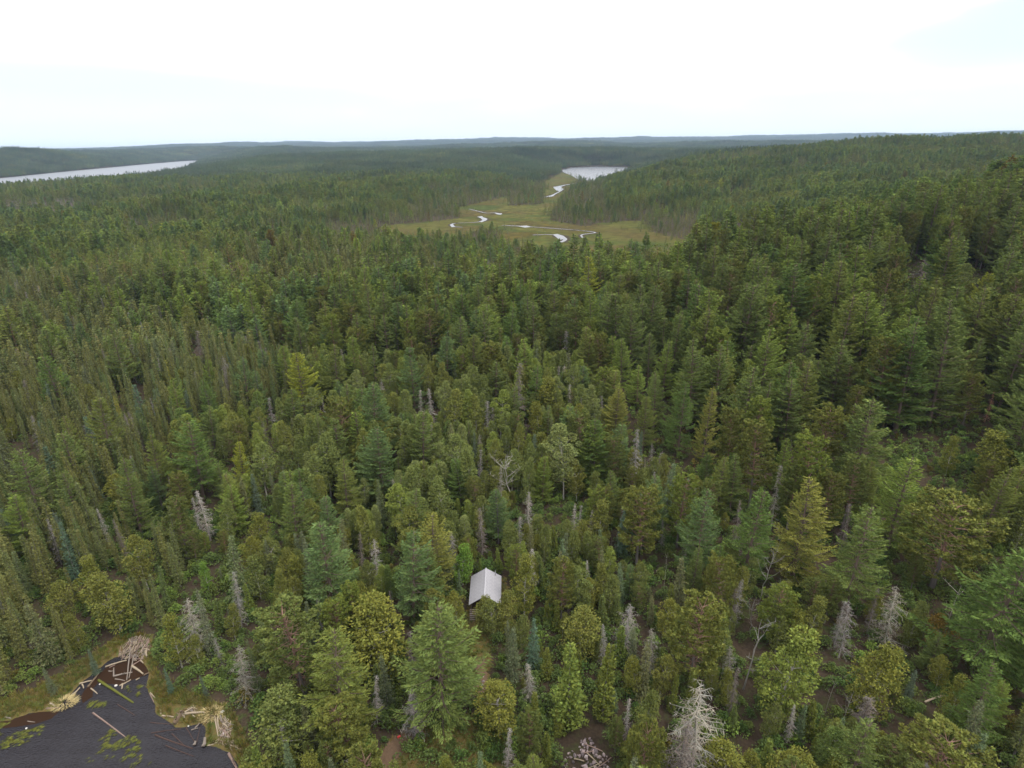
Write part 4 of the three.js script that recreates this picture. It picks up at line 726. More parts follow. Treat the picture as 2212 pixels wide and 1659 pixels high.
function log(a, b, r, mat, label, lift = [0.6, 0.6], stubs = 0) {
  const pa = surf(a, r * lift[0]), pb = surf(b, r * lift[1]), t = new THREE.Group(); t.name = numbered('fallen_log');
  tag(t, label, 'log'); t.position.set(...pa);
  const L = Math.hypot(pb[0] - pa[0], pb[1] - pa[1], pb[2] - pa[2]), rel = [pb[0] - pa[0], pb[1] - pa[1], pb[2] - pa[2]];
  layLog(mesh('stem', logGeo(logSeed++ % 9, 7), mat, t), [0, 0, 0], rel, r);
  const R = rng(logSeed * 7);
  for (let i = 0; i < stubs; i++) { const s = 0.2 + 0.7 * R(), p = rel.map((x) => x * s), d = norm([R() - 0.5, 0.3 + R() * 0.6, R() - 0.5]); layLog(mesh('branch_stub', logGeo(3, 5), mat, t), p, add(p, d, 0.35 + 0.6 * R()), r * 0.32); }
  place(t); return t;
}
log(A(570, 845), A(1045, 708), 0.15, PALE, 'long pale log edging the far side of the driftwood inlet', [0.9, 1.6]);
log(A(1150, 300), A(1040, 1135), 0.13, GREYW, 'longest grey log running straight down through the driftwood inlet', [3, 0.6]);
log(A(1215, 570), A(1090, 1085), 0.11, GREYW, 'thinner grey log parallel to the longest one in the inlet', [2, 0.6]);
log(A(1160, 830), A(1408, 1000), 0.2, PALE, 'thick pale log slanting toward the inlet mouth', [0.9, 0.6]);
log(A(745, 1060), A(1165, 960), 0.16, GREYW, 'grey log with a curved root end lying in the dark inlet', [1, 0.6], 2);
log(A(755, 1065), A(765, 890), 0.13, GREYW, 'short upturned root piece against the curved-root log', [0.8, 3]);
log(A(880, 1258), A(1135, 1128), 0.13, PALE, 'pale log where the dark inlet meets the open pond', [0.6, 0.9]);
log(A(1175, 805), A(1410, 660), 0.12, PINKW, 'slim brown log pointing up the inlet to its right bank', [0.9, 1.5]);
log(A(1478, 500), A(1492, 612), 0.2, PALE, 'stubby pale log standing nearest the golden driftwood birch', [1.5, 1]);
log(A(1400, 450), A(1560, 480), 0.12, PALE, 'pale log lying crosswise at the upper right of the heap', [2, 1.5]);
log(A(-10, 1222), A(262, 1150), 0.15, PALE, 'pale log on the bank left of the inlet', [0.8, 1]);
log(A(50, 1230), A(85, 1315), 0.13, PALE, 'very short pale log below the bank log', [0.9, 0.6]);
log(A(245, 1320), A(388, 1437), 0.12, PALE, 'short pale log floating beside the moss patches', [0.6, 0.5]);
log(A(180, 1290), A(420, 990), 0.17, DARKW, 'dark brown log following the muddy bank', [0.8, 0.9]);
log(A(410, 1140), A(1190, 1635), 0.22, MOSSW, 'long moss-green log half sunk across the pond neck', [0.5, 0.2]);
log(A(680, 1300), A(900, 1435), 0.15, PALE, 'bare pale stretch of trunk beside the moss-green log', [0.7, 0.5]);
log(A(945, 1220), A(930, 1332), 0.15, PALE, 'white stub floating at the inlet mouth', [0.6, 0.5]);
log(A(1245, 1135), A(1328, 1088), 0.13, PALE, 'short white log on the edge of open water', [0.6, 0.7]);
log(A(1420, 1030), A(1545, 980), 0.15, DARKW, 'dark stub where the inlet touches its grassy right bank', [0.6, 0.9]);
log(A(1000, 682), A(1098, 628), 0.16, PALE, 'short thick log end above the long pale edging log', [1.3, 1.8]);
log(A(1140, 520), A(1212, 428), 0.15, PALE, 'blond log piece in the middle of the driftwood heap', [3, 3.5]);
log(A(1345, 700), A(1408, 762), 0.13, PALE, 'short blond log left lying by the right bank of the inlet', [1, 0.8]);
log(A(780, 1108), A(1003, 1148), 0.1, GREYW, 'curved thin stick under the curved-root log', [0.5, 0.5]);
log(A(1568, 1420), A(1672, 1527), 0.12, PALE, 'pale log on the right pond bank below the inlet', [0.9, 0.9]);
log(A(1550, 1430), A(1640, 1625), 0.09, PINKW, 'thin brown pole along the right pond bank', [0.7, 0.6]);
log(A(640, 935), A(732, 930), 0.12, GREYW, 'short grey log in the mud left of the curved-root log', [0.6, 0.6]);
log(A(650, 858), A(782, 800), 0.1, PINKW, 'brown pole beneath the long pale edging log', [0.7, 0.9]);
log(B(800, 475), B(1275, 450), 0.2, PALE, 'straight white trunk lying level on the right bank', [1, 1.2]);
log(B(285, 508), B(545, 540), 0.14, PALE, 'white log reaching out over the pond from the dark stump', [0.7, 1]);
log(B(560, 690), B(745, 415), 0.36, DARKW, 'fat dark rotten trunk jutting into the pond', [0.6, 0.9], 4);
log(B(1200, 1205), B(1255, 1055), 0.28, GREYW, 'grey upright stump at the tip of the grass spit', [0.8, 2.6]);
log(B(1460, 540), B(1532, 965), 0.14, PALE, 'long straw-coloured pole below the bleached mound', [1.3, 0.6]);
log(B(1525, 535), B(1540, 800), 0.13, PALE, 'shorter straw-coloured pole beside the long one', [1.5, 0.8]);
log(B(1580, 510), B(1602, 642), 0.14, GREYW, 'grey pole end right of the straw-coloured poles', [1.6, 1]);
log(B(1770, 1350), B(1960, 1700), 0.22, PINKW, 'pinkish bark-free log at the bottom edge of the pond', [0.7, 0.5], 2);
log(B(1295, 1172), B(1445, 1130), 0.12, PALE, 'white log floating in front of the grey upright stump', [0.5, 0.5]);
log(B(1780, 1160), B(1992, 1240), 0.11, PALE, 'pale pole on the corner bank of the pond', [1, 1]);
log(B(1788, 1200), B(1838, 1292), 0.11, PALE, 'short pale pole crossing toward the water at the corner', [1, 0.6]);
log(B(1640, 700), B(1752, 792), 0.14, PALE, 'pale log on top of the dark stick pile', [2, 2]);
log(B(1660, 840), B(1802, 1003), 0.12, PINKW, 'brown log sloping down the dark stick pile', [1.5, 1]);
log(B(1560, 940), B(1755, 990), 0.1, GREYW, 'grey pole at the foot of the dark stick pile', [1, 1]);
log(B(930, 822), B(1080, 780), 0.1, GREYW, 'grey pole floating below the green spit', [0.5, 0.5]);
log(B(1015, 772), B(1125, 662), 0.12, GREYW, 'grey pole poking out of the green spit into the pond', [0.5, 1]);
log(B(960, 490), B(1112, 572), 0.09, PALE, 'thin pale pole leaning off the straight white trunk', [0.9, 0.9]);
log(B(790, 445), B(968, 335), 0.15, PALE, 'pale broken limb behind the fat dark rotten trunk', [1.5, 1.5]);
log(B(250, 380), B(262, 472), 0.13, PALE, 'small white stub alone near the right bank', [0.6, 0.6]);
log(C9(905, 512), C9(1165, 497), 0.15, PINKW, 'brown log at the water edge under the pale grass mound', [0.8, 0.8]);
log(C9(980, 418), C9(1075, 482), 0.15, PALE, 'short pale log propped on the brown water-edge log', [1.4, 1.8]);
log(C9(1415, 245), C9(1555, 108), 0.14, PALE, 'pale log on the bank above the pale grass mound', [1, 1]);
log(C9(1810, 595), C9(2500, 1105), 0.13, PINKW, 'long brown log sinking diagonally in open water', [0.7, -0.6]);
log(C9(90, 682), C9(225, 702), 0.14, GREYW, 'grey log in the mud at the photo edge', [0.8, 0.7]);
log(C9(535, 752), C9(682, 770), 0.08, GREYW, 'thin pole in the dark shallows', [0.6, 0.6]);
[[B(130, 930), B(965, 1230), 0.14, 'large brown sunken trunk in the middle of the pond'], [B(360, 1160), B(985, 1400), 0.09, 'brown sunken pole below the large sunken trunk'], [B(500, 900), B(770, 1155), 0.09, 'sunken branch meeting the large sunken trunk'], [B(810, 750), B(1005, 1085), 0.07, 'sunken pole leading to the small grey stump'], [B(1050, 1090), B(1125, 755), 0.06, 'thin sunken stick right of the small grey stump'], [B(20, 650), B(605, 700), 0.07, 'sunken pole pointing at the fat dark trunk'], [B(40, 885), B(705, 790), 0.08, 'nearly level sunken pole above the large sunken trunk'], [C9(2280, 420), C9(2630, 640), 0.08, 'sunken pole under the moss-green log']].forEach(([a, b, r, label]) => log(a, b, r, SUNK, label, [0.25, 0.25]));
log(B(988, 1165), B(1028, 1085), 0.22, GREYW, 'small grey stump alone in the middle of the pond', [0.5, 1.2]);
log(Z4(685, 1027), Z4(812, 948), 0.16, GREYW, 'grey fallen trunk in the gap behind the twisted white snag', [1.2, 1.2]);
log(Z4(1262, 802), Z4(1362, 775), 0.14, GREYW, 'grey fallen trunk beside the orange birch', [1.2, 1.2]);
log(Z4(1250, 1222), Z4(1385, 1180), 0.17, PALE, 'white fallen birch log over bushes', [5, 6], 3);
log(Z3(1040, 385), Z3(1112, 318), 0.16, GREYW, 'fallen log at the foot of the long-trunked pine', [1.5, 2]);
log(Z3(1245, 272), Z3(1330, 228), 0.14, PALE, 'pale fallen pole on the reddish bare slope', [1.2, 1.2]);
log(Z3(850, 632), Z3(908, 560), 0.17, PINKW, 'brown fallen trunk beside the round olive birch', [1.5, 2]);
log(Z3(1030, 810), Z3(1108, 880), 0.13, PALE, 'pale fallen pole among small spruces', [3, 1]);
log(Z3(860, 250), Z3(935, 405), 0.17, GREYW, 'long leaning dead trunk left of the long-trunked pine', [12, 1], 2);
const stoneGeo = [0, 1, 2, 3].map((s) => { const g = new THREE.IcosahedronGeometry(1, 1), p = g.attributes.position; for (let i = 0; i < p.count; i++) { const x = p.getX(i), y = p.getY(i), z = p.getZ(i), k = 1 + 0.35 * noise(x * 1.3 + s * 5, y * 1.3, z * 1.3); p.setXYZ(i, x * k, y * k * 0.72, z * k); } g.computeVertexNormals(); return g; });
const stoneMat = [[0.17, 0.135, 0.135], [0.24, 0.19, 0.185], [0.11, 0.09, 0.092], [0.3, 0.255, 0.25]].map((c) => std({ color: lin(...c), map: woodTex, roughness: 0.9 }));
const whiteStone = std({ color: lin(0.42, 0.4, 0.37), roughness: 0.8 });
function stone(p, r, mat, label, group, i = 0) { const q = surf(p, r * 0.25), s = mesh('boulder', stoneGeo[i % 4], mat); s.position.set(...q); s.scale.set(r, r * 0.8, r * 0.9); s.rotation.y = i * 1.7; tag(s, label, 'stone', group); return place(s); }
stone(A(800, 1255), 0.24, whiteStone, 'white stone at the mouth of the driftwood inlet', null, 0);
stone(A(442, 1222), 0.15, whiteStone, 'small bright white stone beside the moss-green log', null, 1);
stone(B(1625, 420), 0.34, whiteStone, 'large white boulder behind the bleached grass mound', null, 2);
stone(C9(515, 890), 0.17, whiteStone, 'white stone in the brown shallows at the photo edge', null, 3);
stone(B(1650, 895), 0.2, stoneMat[3], 'pale stone among the dark stick pile', null, 1);
stone(B(870, 730), 0.14, whiteStone, 'flat white stone at the foot of the green spit', null, 3);
{ const R = rng(61); for (let i = 0; i < 9; i++) stone([1034 + R() * 14, 1462 + R() * 26], 0.14 + 0.14 * R(), stoneMat[i % 4], `${['pinkish', 'pale', 'dark', 'whitish'][i % 4]} ${i < 4 ? 'outermost' : i < 8 ? 'middle' : 'lowest'} stone on the worn earth patch of the clearing`, 'stones on the clearing path', i); for (let i = 0; i < 10; i++) stone([808 + R() * 22, 1634 + R() * 24], 0.12 + 0.16 * R(), stoneMat[(i + 1) % 4], `${['pale', 'dark', 'whitish', 'pinkish'][i % 4]} ${i < 4 ? 'small' : i < 8 ? 'flat' : 'broken'} stone where the footpath meets the bottom edge`, 'stones on the lower footpath', i); }
// heaps of sticks: each stick that shows is a part
function heap(name, label, cat, outline, n, rMin, rMax, lMin, lMax, high, mats, seed, dir) {
  const R = rng(seed), poly = outline.map((p) => surf(p, 0)).map((p) => [p[0], p[2]]), cx = poly.reduce((a, p) => a + p[0], 0) / poly.length, cz = poly.reduce((a, p) => a + p[1], 0) / poly.length, t = new THREE.Group(); t.name = numbered(name); const y0 = Math.max(0.02, H(cx, cz)); t.position.set(cx, y0, cz); tag(t, label, cat);
  const xs = poly.map((p) => p[0]), zs = poly.map((p) => p[1]);
  for (let i = 0, guard = 0; i < n && guard < n * 30; guard++) {
    const x = lerp(Math.min(...xs), Math.max(...xs), R()), z = lerp(Math.min(...zs), Math.max(...zs), R()), s = sd(poly, x, z); if (s > 0) continue;
    const L = lerp(lMin, lMax, R() * R()), a = dir + (R() - 0.5) * (R() < 0.7 ? 1.1 : 3.1), tilt = (R() - 0.45) * 0.35, y = Math.max(0.02, H(x, z)) - y0 + Math.min(1, -s * 0.5) * high * R() + 0.05, d = [Math.cos(a) * L, tilt * L, Math.sin(a) * L];
    layLog(mesh('stick', logGeo(20 + (i % 5), 5), mats[i % mats.length], t), [x - cx - d[0] / 2, Math.max(y, y - d[1] / 2), z - cz - d[2] / 2], [x - cx + d[0] / 2, y + d[1] / 2, z - cz + d[2] / 2], lerp(rMin, rMax, R()));
    i++;
  }
  return place(t);
}
heap('driftwood_heap', 'tangled heap of bleached driftwood filling the head of the inlet', 'driftwood', [A(880, 480), A(1080, 220), A(1380, 170), A(1540, 220), A(1560, 420), A(1480, 640), A(1200, 700), A(1000, 660), A(860, 620)], 230, 0.04, 0.09, 0.7, 3.0, 0.8, [PALE, PINKW, PALE, GREYW, PINKW, DARKW], 11, 1.2);
heap('driftwood_heap', 'dark stick pile on the bank under the bleached mound', 'driftwood', [B(1560, 560), B(1700, 560), B(1830, 700), B(1810, 980), B(1640, 1010), B(1560, 900)], 80, 0.035, 0.08, 0.6, 2.4, 0.5, [GREYW, PINKW, DARKW, PALE], 12, 0.9);
heap('driftwood_heap', 'small litter of white sticks at the pond corner', 'driftwood', [B(1400, 1030), B(1600, 1050), B(1900, 1060), B(2010, 1200), B(1980, 1260), B(1800, 1180), B(1500, 1120)], 50, 0.03, 0.07, 0.4, 1.5, 0.3, [PALE, PALE, PINKW], 13, 0.4);
heap('driftwood_heap', 'fan of thin sticks beside the fat dark trunk', 'driftwood', [B(740, 330), B(1000, 300), B(1030, 420), B(820, 470), B(620, 700), B(540, 640)], 46, 0.03, 0.06, 0.6, 2.0, 0.5, [GREYW, PALE, DARKW], 14, 0.5);
{ // pile of broken rock and timber at the bottom edge
  const R = rng(15), c = surf([1268, 1650], 0), t = new THREE.Group(); t.name = numbered('rubble_pile'); t.position.set(...c); tag(t, 'heap of broken purplish rock and timber at the bottom edge', 'rock pile');
  for (let i = 0; i < 130; i++) { const v = 1592 + 95 * Math.pow(R(), 0.8), half = lerp(8, 52, SS(v, 1592, 1650)), q = surf([1266 + (R() - 0.5) * 2 * half, v], 0.1 * R()), s = mesh('rock', stoneGeo[i % 4], stoneMat[i % 4 === 3 && R() < 0.5 ? 0 : i % 4], t), r = 0.12 + 0.3 * R() * R(); s.position.set(q[0] - c[0], q[1] - c[1] + 0.05, q[2] - c[2]); s.scale.set(r * 1.2, r * 0.8, r); s.rotation.set(R() * 3, R() * 6, R() * 3); }
  [[1262, 1610, 1302, 1627], [1266, 1628, 1296, 1658], [1290, 1662, 1320, 1640], [1240, 1642, 1262, 1648], [1262, 1630, 1282, 1626], [1258, 1668, 1300, 1650]].forEach(([a, b, u, v], i) => { const p = surf([a, b], 0.3), q = surf([u, v], 0.35); layLog(mesh('timber', logGeo(i + 2, 6), i % 2 ? PALE : PINKW, t), [p[0] - c[0], p[1] - c[1], p[2] - c[2]], [q[0] - c[0], q[1] - c[1], q[2] - c[2]], 0.1); });
  place(t);
}
// mud, weed and moss on the pond
const mudMat = std({ color: lin(0.022, 0.012, 0.007), roughness: 0.85 });
const flatPoly = (pts) => pts.map((p) => onPlane(p[0], p[1], 0.03));
place(tag(mesh('mud', sheet(flatPoly([A(120, 1330), A(300, 1120), A(420, 1000), A(570, 860), A(800, 760), A(1050, 700), A(1300, 560), A(1480, 540), A(1545, 975), A(1420, 1030), A(1130, 1140), A(900, 1240), A(760, 1230), A(600, 1200), A(440, 1160), A(300, 1300), A(280, 1500), A(60, 1640), A(20, 1480)]), 0.035), mudMat), 'dark brown mud of the driftwood inlet', null, null, 'structure'));
place(tag(mesh('mud', sheet(flatPoly([C9(-300, 700), C9(0, 720), C9(250, 700), C9(520, 620), C9(800, 560), C9(930, 530), C9(1150, 560), C9(1000, 700), C9(700, 800), C9(300, 860), C9(100, 880), C9(-300, 900)]), 0.03), mudMat), 'dark brown shallows along the grassy bank', null, null, 'structure'));
{
  const weed = [0, 1].map((v) => { const R = rng(50 + v), mb = new MB(); for (let i = 0; i < 3; i++) { const x = (R() - 0.5) * 0.5, z = (R() - 0.5) * 0.3, L = 0.5 + 0.4 * R(), w = 0.035 + 0.03 * R(), k = vary([0.07, 0.078, 0.02], R, 0.4), y = 0.02 + 0.03 * R(), b = (R() - 0.5) * 0.2; mb.quad([x - L / 2, y * 0.3, z], [x, y, z - w + b], [x + L / 2, y * 0.3, z + b * 0.5], [x, y, z + w + b], k); } return mb.geo(); });
  const R = rng(81), lists = weed.map((g) => [g, []]);
  const D6 = (u, v) => [u / 4.042, 1353.7 + v / 4.042];
  const put = (outline, n, ang, keep) => { const poly = flatPoly(outline), xs = poly.map((p) => p[0]), zs = poly.map((p) => p[1]); for (let i = 0; i < n; i++) { const x = lerp(Math.min(...xs), Math.max(...xs), R()), z = lerp(Math.min(...zs), Math.max(...zs), R()); if (sd(poly, x, z) > 0 || noise(x / 0.8, z / 0.8, 7) < keep) continue; const s = 0.6 + 0.6 * R(); lists[R() < 0.5 ? 0 : 1][1].push({ v: 1, m: new THREE.Matrix4().compose(new THREE.Vector3(x, 0.03 + 0.02 * R(), z), new THREE.Quaternion().setFromEuler(new THREE.Euler(0, ang + (R() - 0.5) * 0.5, 0)), new THREE.Vector3(s, 1, s)), tint: R() < 0.5 ? 'olive' : R() < 0.7 ? 'green' : 'bright' }); } };
  put([D6(860, 1000), D6(980, 880), D6(1020, 960), D6(1160, 960), D6(1220, 1000), D6(1210, 1100), D6(1060, 1090), D6(900, 1060)], 520, 1.1, -0.1);
  put([D6(750, 1160), D6(860, 1010), D6(1060, 1080), D6(1250, 1060), D6(1320, 1200), D6(1180, 1300), D6(1080, 1180), D6(900, 1160), D6(780, 1240)], 300, 1.1, 0.1);
  put([D6(-80, 840), D6(110, 840), D6(90, 900), D6(0, 960), D6(-80, 1000)], 300, 0.7, 0);
  put([D6(0, 960), D6(180, 920), D6(390, 850), D6(370, 930), D6(220, 1020), D6(60, 1080), D6(0, 1060)], 420, 0.7, 0);
  put([D6(775, 650), D6(920, 660), D6(920, 700), D6(780, 705)], 120, 1.4, -0.1);
  put([D6(1085, 520), D6(1140, 540), D6(1140, 580), D6(1110, 570)], 50, 1.4, -0.5); put([D6(1195, 510), D6(1240, 520), D6(1220, 545)], 36, 1.4, -0.5); put([D6(1195, 580), D6(1225, 590), D6(1210, 608)], 36, 1.4, -0.5);
  put([D6(870, 470), D6(960, 520), D6(1180, 660), D6(1130, 660), D6(1080, 610), D6(940, 540)], 160, 0.4, -0.1);
  forest('pond_weed', 'yellow-green ribbon weed floating on the pond in drifts', lists);
}
// bleached mounds of dry grass
for (const [p, label, s] of [[B(1450, 440), 'straw-coloured grass mound where the poles fan out', 2.2], [C9(1240, 395), 'pale bleached grass mound on the far bank', 1.9]]) {
  const R = rng(p[0] | 0), mb = new MB(), c = surf(p, 0); for (let i = 0; i < 700; i++) { const a = R() * 6.28, r = Math.sqrt(R()) * s, y = 0.35 * (1 - (r / s) ** 2); blade(mb, [Math.cos(a) * r, y, Math.sin(a) * r * 0.7], norm([Math.cos(a) + (R() - 0.5), 0.35 * R(), Math.sin(a) + (R() - 0.5)]), 0.5 + 0.5 * R(), 0.07, vary([0.36, 0.29, 0.14], R, 0.25), R); }
  const m = mesh('dry_grass', mb.geo(), stuffMat); m.position.set(...c); place(tag(m, label, null, null, 'stuff'));
}

// ---------------------------------------------------------------- cabin
{
  const gy = (() => { const g = onGround(1047, 1338); return H(g[0], g[1]); })(), ey = gy + 2.7;
  const L1 = onPlane(1018.7, 1245.5, ey), R1c = onPlane(1082.2, 1244.4, ey), R2 = onPlane(1082.8, 1308, ey), L2 = onPlane(1012, 1305.4, ey);
  const cx = (L1[0] + R1c[0] + R2[0] + L2[0]) / 4, cz = (L1[1] + R1c[1] + R2[1] + L2[1]) / 4, w = (Math.hypot(L1[0] - R1c[0], L1[1] - R1c[1]) + Math.hypot(L2[0] - R2[0], L2[1] - R2[1])) / 2, l = (Math.hypot(L1[0] - L2[0], L1[1] - L2[1]) + Math.hypot(R1c[0] - R2[0], R1c[1] - R2[1])) / 2;
  const dx = (L2[0] + R2[0] - L1[0] - R1c[0]) / 2, dz = (L2[1] + R2[1] - L1[1] - R1c[1]) / 2, turn = Math.atan2(dx, dz);
  console.log('cabin', gy.toFixed(2), 'w', w.toFixed(2), 'l', l.toFixed(2), 'at', cx.toFixed(1), cz.toFixed(1), 'turn', (turn * 57.3).toFixed(1));
  const t = new THREE.Group(); t.name = numbered('cabin'); t.position.set(cx, gy - 0.1, cz); t.rotation.y = turn; tag(t, 'small dark cabin with a pale grey metal gable roof, half hidden by birches', 'cabin');
  const rise = w * 0.33, ov = 0.3, hw = w / 2, hl = l / 2, EH = 2.8, slope = Math.hypot(hw, rise), ang = Math.atan2(rise, hw);
  const metalTex = noiseTexture(256, (u, v) => { const k = 0.84 + 0.55 * tile(u, v, 6, 41, 4) + 0.3 * tile(u, v, 50, 42, 2) - 0.35 * SS(tile(u, v, 26, 46, 3), 0.2, 0.34); return [k, k, k]; });
  const metalR = noiseTexture(256, (u, v) => { const k = 0.5 + 0.5 * tile(u, v, 8, 44, 3); return [k, k, k]; }, { raw: true });
  const roofMat = std({ color: lin(0.35, 0.34, 0.36), map: metalTex, roughnessMap: metalR, roughness: 0.8, metalness: 0.25 }), wallMat = std({ color: lin(0.07, 0.05, 0.038), map: woodTex, roughness: 0.9 }), trimMat = std({ color: lin(0.13, 0.1, 0.08), map: woodTex }), darkMat = std({ color: lin(0.025, 0.022, 0.02) }), glass = new THREE.MeshPhysicalMaterial({ color: lin(0.03, 0.035, 0.04), roughness: 0.08, specularIntensity: 1 });
  for (const s of [-1, 1]) { // ribbed sheet: a profile of narrow ribs drawn out down the slope
    const sh = new THREE.Shape(), n = 18, pitch = l / n; sh.moveTo(-hl, 0);
    for (let i = 0; i < n; i++) { const x = -hl + i * pitch; sh.lineTo(x, 0.03); sh.lineTo(x + 0.02, 0.044); sh.lineTo(x + 0.05, 0.044); sh.lineTo(x + 0.07, 0.03); } sh.lineTo(hl, 0.03); sh.lineTo(hl, 0);
    const g = new THREE.ExtrudeGeometry(sh, { depth: slope, bevelEnabled: false }), p = mesh('roof', g, roofMat, t);
    // local x of the profile runs along the ridge, depth runs down the slope
    const X = new THREE.Vector3(0, 0, s > 0 ? -1 : 1), D = new THREE.Vector3(s * Math.cos(ang), -Math.sin(ang), 0), Y = new THREE.Vector3().crossVectors(D, X); if (Y.y < 0) { Y.negate(); }
    p.matrix.makeBasis(X, Y, D); p.matrix.decompose(p.position, p.quaternion, p.scale); p.position.set(0, EH + rise, 0);
  }
  const ridge = new THREE.BoxGeometry(0.16, 0.05, l + 0.04); mesh('ridge_cap', ridge, roofMat, t).position.set(0, EH + rise + 0.075, 0);
  for (const s of [-1, 1]) { const e = mesh('eave_trim', new THREE.BoxGeometry(0.05, 0.14, l - 0.02), trimMat, t); e.position.set(s * (hw - 0.03), EH - 0.075, 0); }
  const iw = hw - ov, back = -hl + 0.35, front = hl - 1.7, len = front - back, mid = (front + back) / 2;
  const wallTop = EH + 0.06;
  for (const s of [-1, 1]) mesh('wall', new THREE.BoxGeometry(0.14, wallTop + 0.6, len), wallMat, t).position.set(s * iw, (wallTop - 0.6) / 2, mid);
  for (const z of [back, front]) { const sh = new THREE.Shape(); sh.moveTo(-iw + 0.07, -0.6); sh.lineTo(iw - 0.07, -0.6); sh.lineTo(iw - 0.07, EH + (hw - iw) / hw * rise - 0.02); sh.lineTo(0, EH + rise - 0.06); sh.lineTo(-iw + 0.07, EH + (hw - iw) / hw * rise - 0.02); const g = new THREE.ExtrudeGeometry(sh, { depth: 0.14, bevelEnabled: false }); mesh('gable_wall', g, wallMat, t).position.set(0, 0, z - 0.07); }
  const door = mesh('door', new THREE.BoxGeometry(0.9, 2.0, 0.06), trimMat, t); door.position.set(-0.6, 1.15, front + 0.11); mesh('handle', new THREE.BoxGeometry(0.04, 0.14, 0.05), darkMat, door).position.set(0.36, 0, 0.055);
  const win = mesh('window', new THREE.BoxGeometry(1.1, 0.9, 0.06), trimMat, t); win.position.set(1.1, 1.55, front + 0.11); mesh('pane', new THREE.BoxGeometry(0.96, 0.76, 0.03), glass, win).position.z = 0.03;
  mesh('porch_floor', new THREE.BoxGeometry(w - 0.5, 0.1, 1.6), trimMat, t).position.set(0, 0.1, front + 0.95);
  for (const s of [-1, 0.1, 1]) mesh('porch_post', new THREE.CylinderGeometry(0.07, 0.08, EH + 0.35 - 0.15 + (s === 0.1 ? rise * 0.85 : 0), 7), trimMat, t).position.set(s * (hw - 0.4), 0.15 + (EH + 0.2 + (s === 0.1 ? rise * 0.85 : 0)) / 2 - 0.1, hl - 0.25);
  for (const y of [0.55, 0.95]) mesh('rail', new THREE.BoxGeometry(w - 2.4, 0.08, 0.06), trimMat, t).position.set(0.9, y, hl - 0.25);
  const pipe = mesh('stovepipe', new THREE.CylinderGeometry(0.08, 0.08, 1.5, 10), std({ color: lin(0.45, 0.45, 0.45), roughness: 0.4, metalness: 0.7 }), t); pipe.position.set(hw * 0.62, EH + rise * 0.38 + 0.55, -hl + 0.7); mesh('pipe_cap', new THREE.CylinderGeometry(0.13, 0.13, 0.05, 10), darkMat, pipe).position.y = 0.78;
  place(t);
  // steps in front of the porch
  const st = new THREE.Group(); st.name = numbered('wooden_steps'); const sp = onPlane(1023, 1340, gy); st.position.set(sp[0], H(sp[0], sp[1]), sp[1]); st.rotation.y = turn; tag(st, 'weathered grey wooden steps leading up to the cabin porch', 'steps');
  for (let i = 0; i < 6; i++) { const g = new THREE.BoxGeometry(1.5, 0.05, 0.26); mesh('tread', g, GREYW, st).position.set(0, 0.12 + i * 0.17, -i * 0.32); }
  for (const s of [-1, 1]) { const b = mesh('stringer', new THREE.BoxGeometry(0.06, 0.16, 2.1), DARKW, st); b.position.set(s * 0.62, 0.42, -0.82); b.rotation.x = Math.atan2(0.17, 0.32); }
  place(st);
  const bk = onGround(1052, 1343), bucket = new THREE.Group(); bucket.name = numbered('bucket'); tag(bucket, 'small white bucket standing in the grass before the cabin', 'bucket'); bucket.position.set(bk[0], H(bk[0], bk[1]), bk[1]);
  mesh('pail', new THREE.LatheGeometry([[0, 0.01], [0.13, 0.01], [0.17, 0.36], [0.18, 0.36], [0.18, 0.34], [0.165, 0.34], [0.125, 0.03], [0, 0.03]].map((p) => new THREE.Vector2(...p)), 14), std({ color: lin(0.7, 0.7, 0.68), roughness: 0.5 }), bucket);
  const hd = mesh('handle', new THREE.TorusGeometry(0.17, 0.008, 5, 14, Math.PI), GREYW, bucket); hd.position.y = 0.34; hd.rotation.x = 1.2; place(bucket);
}
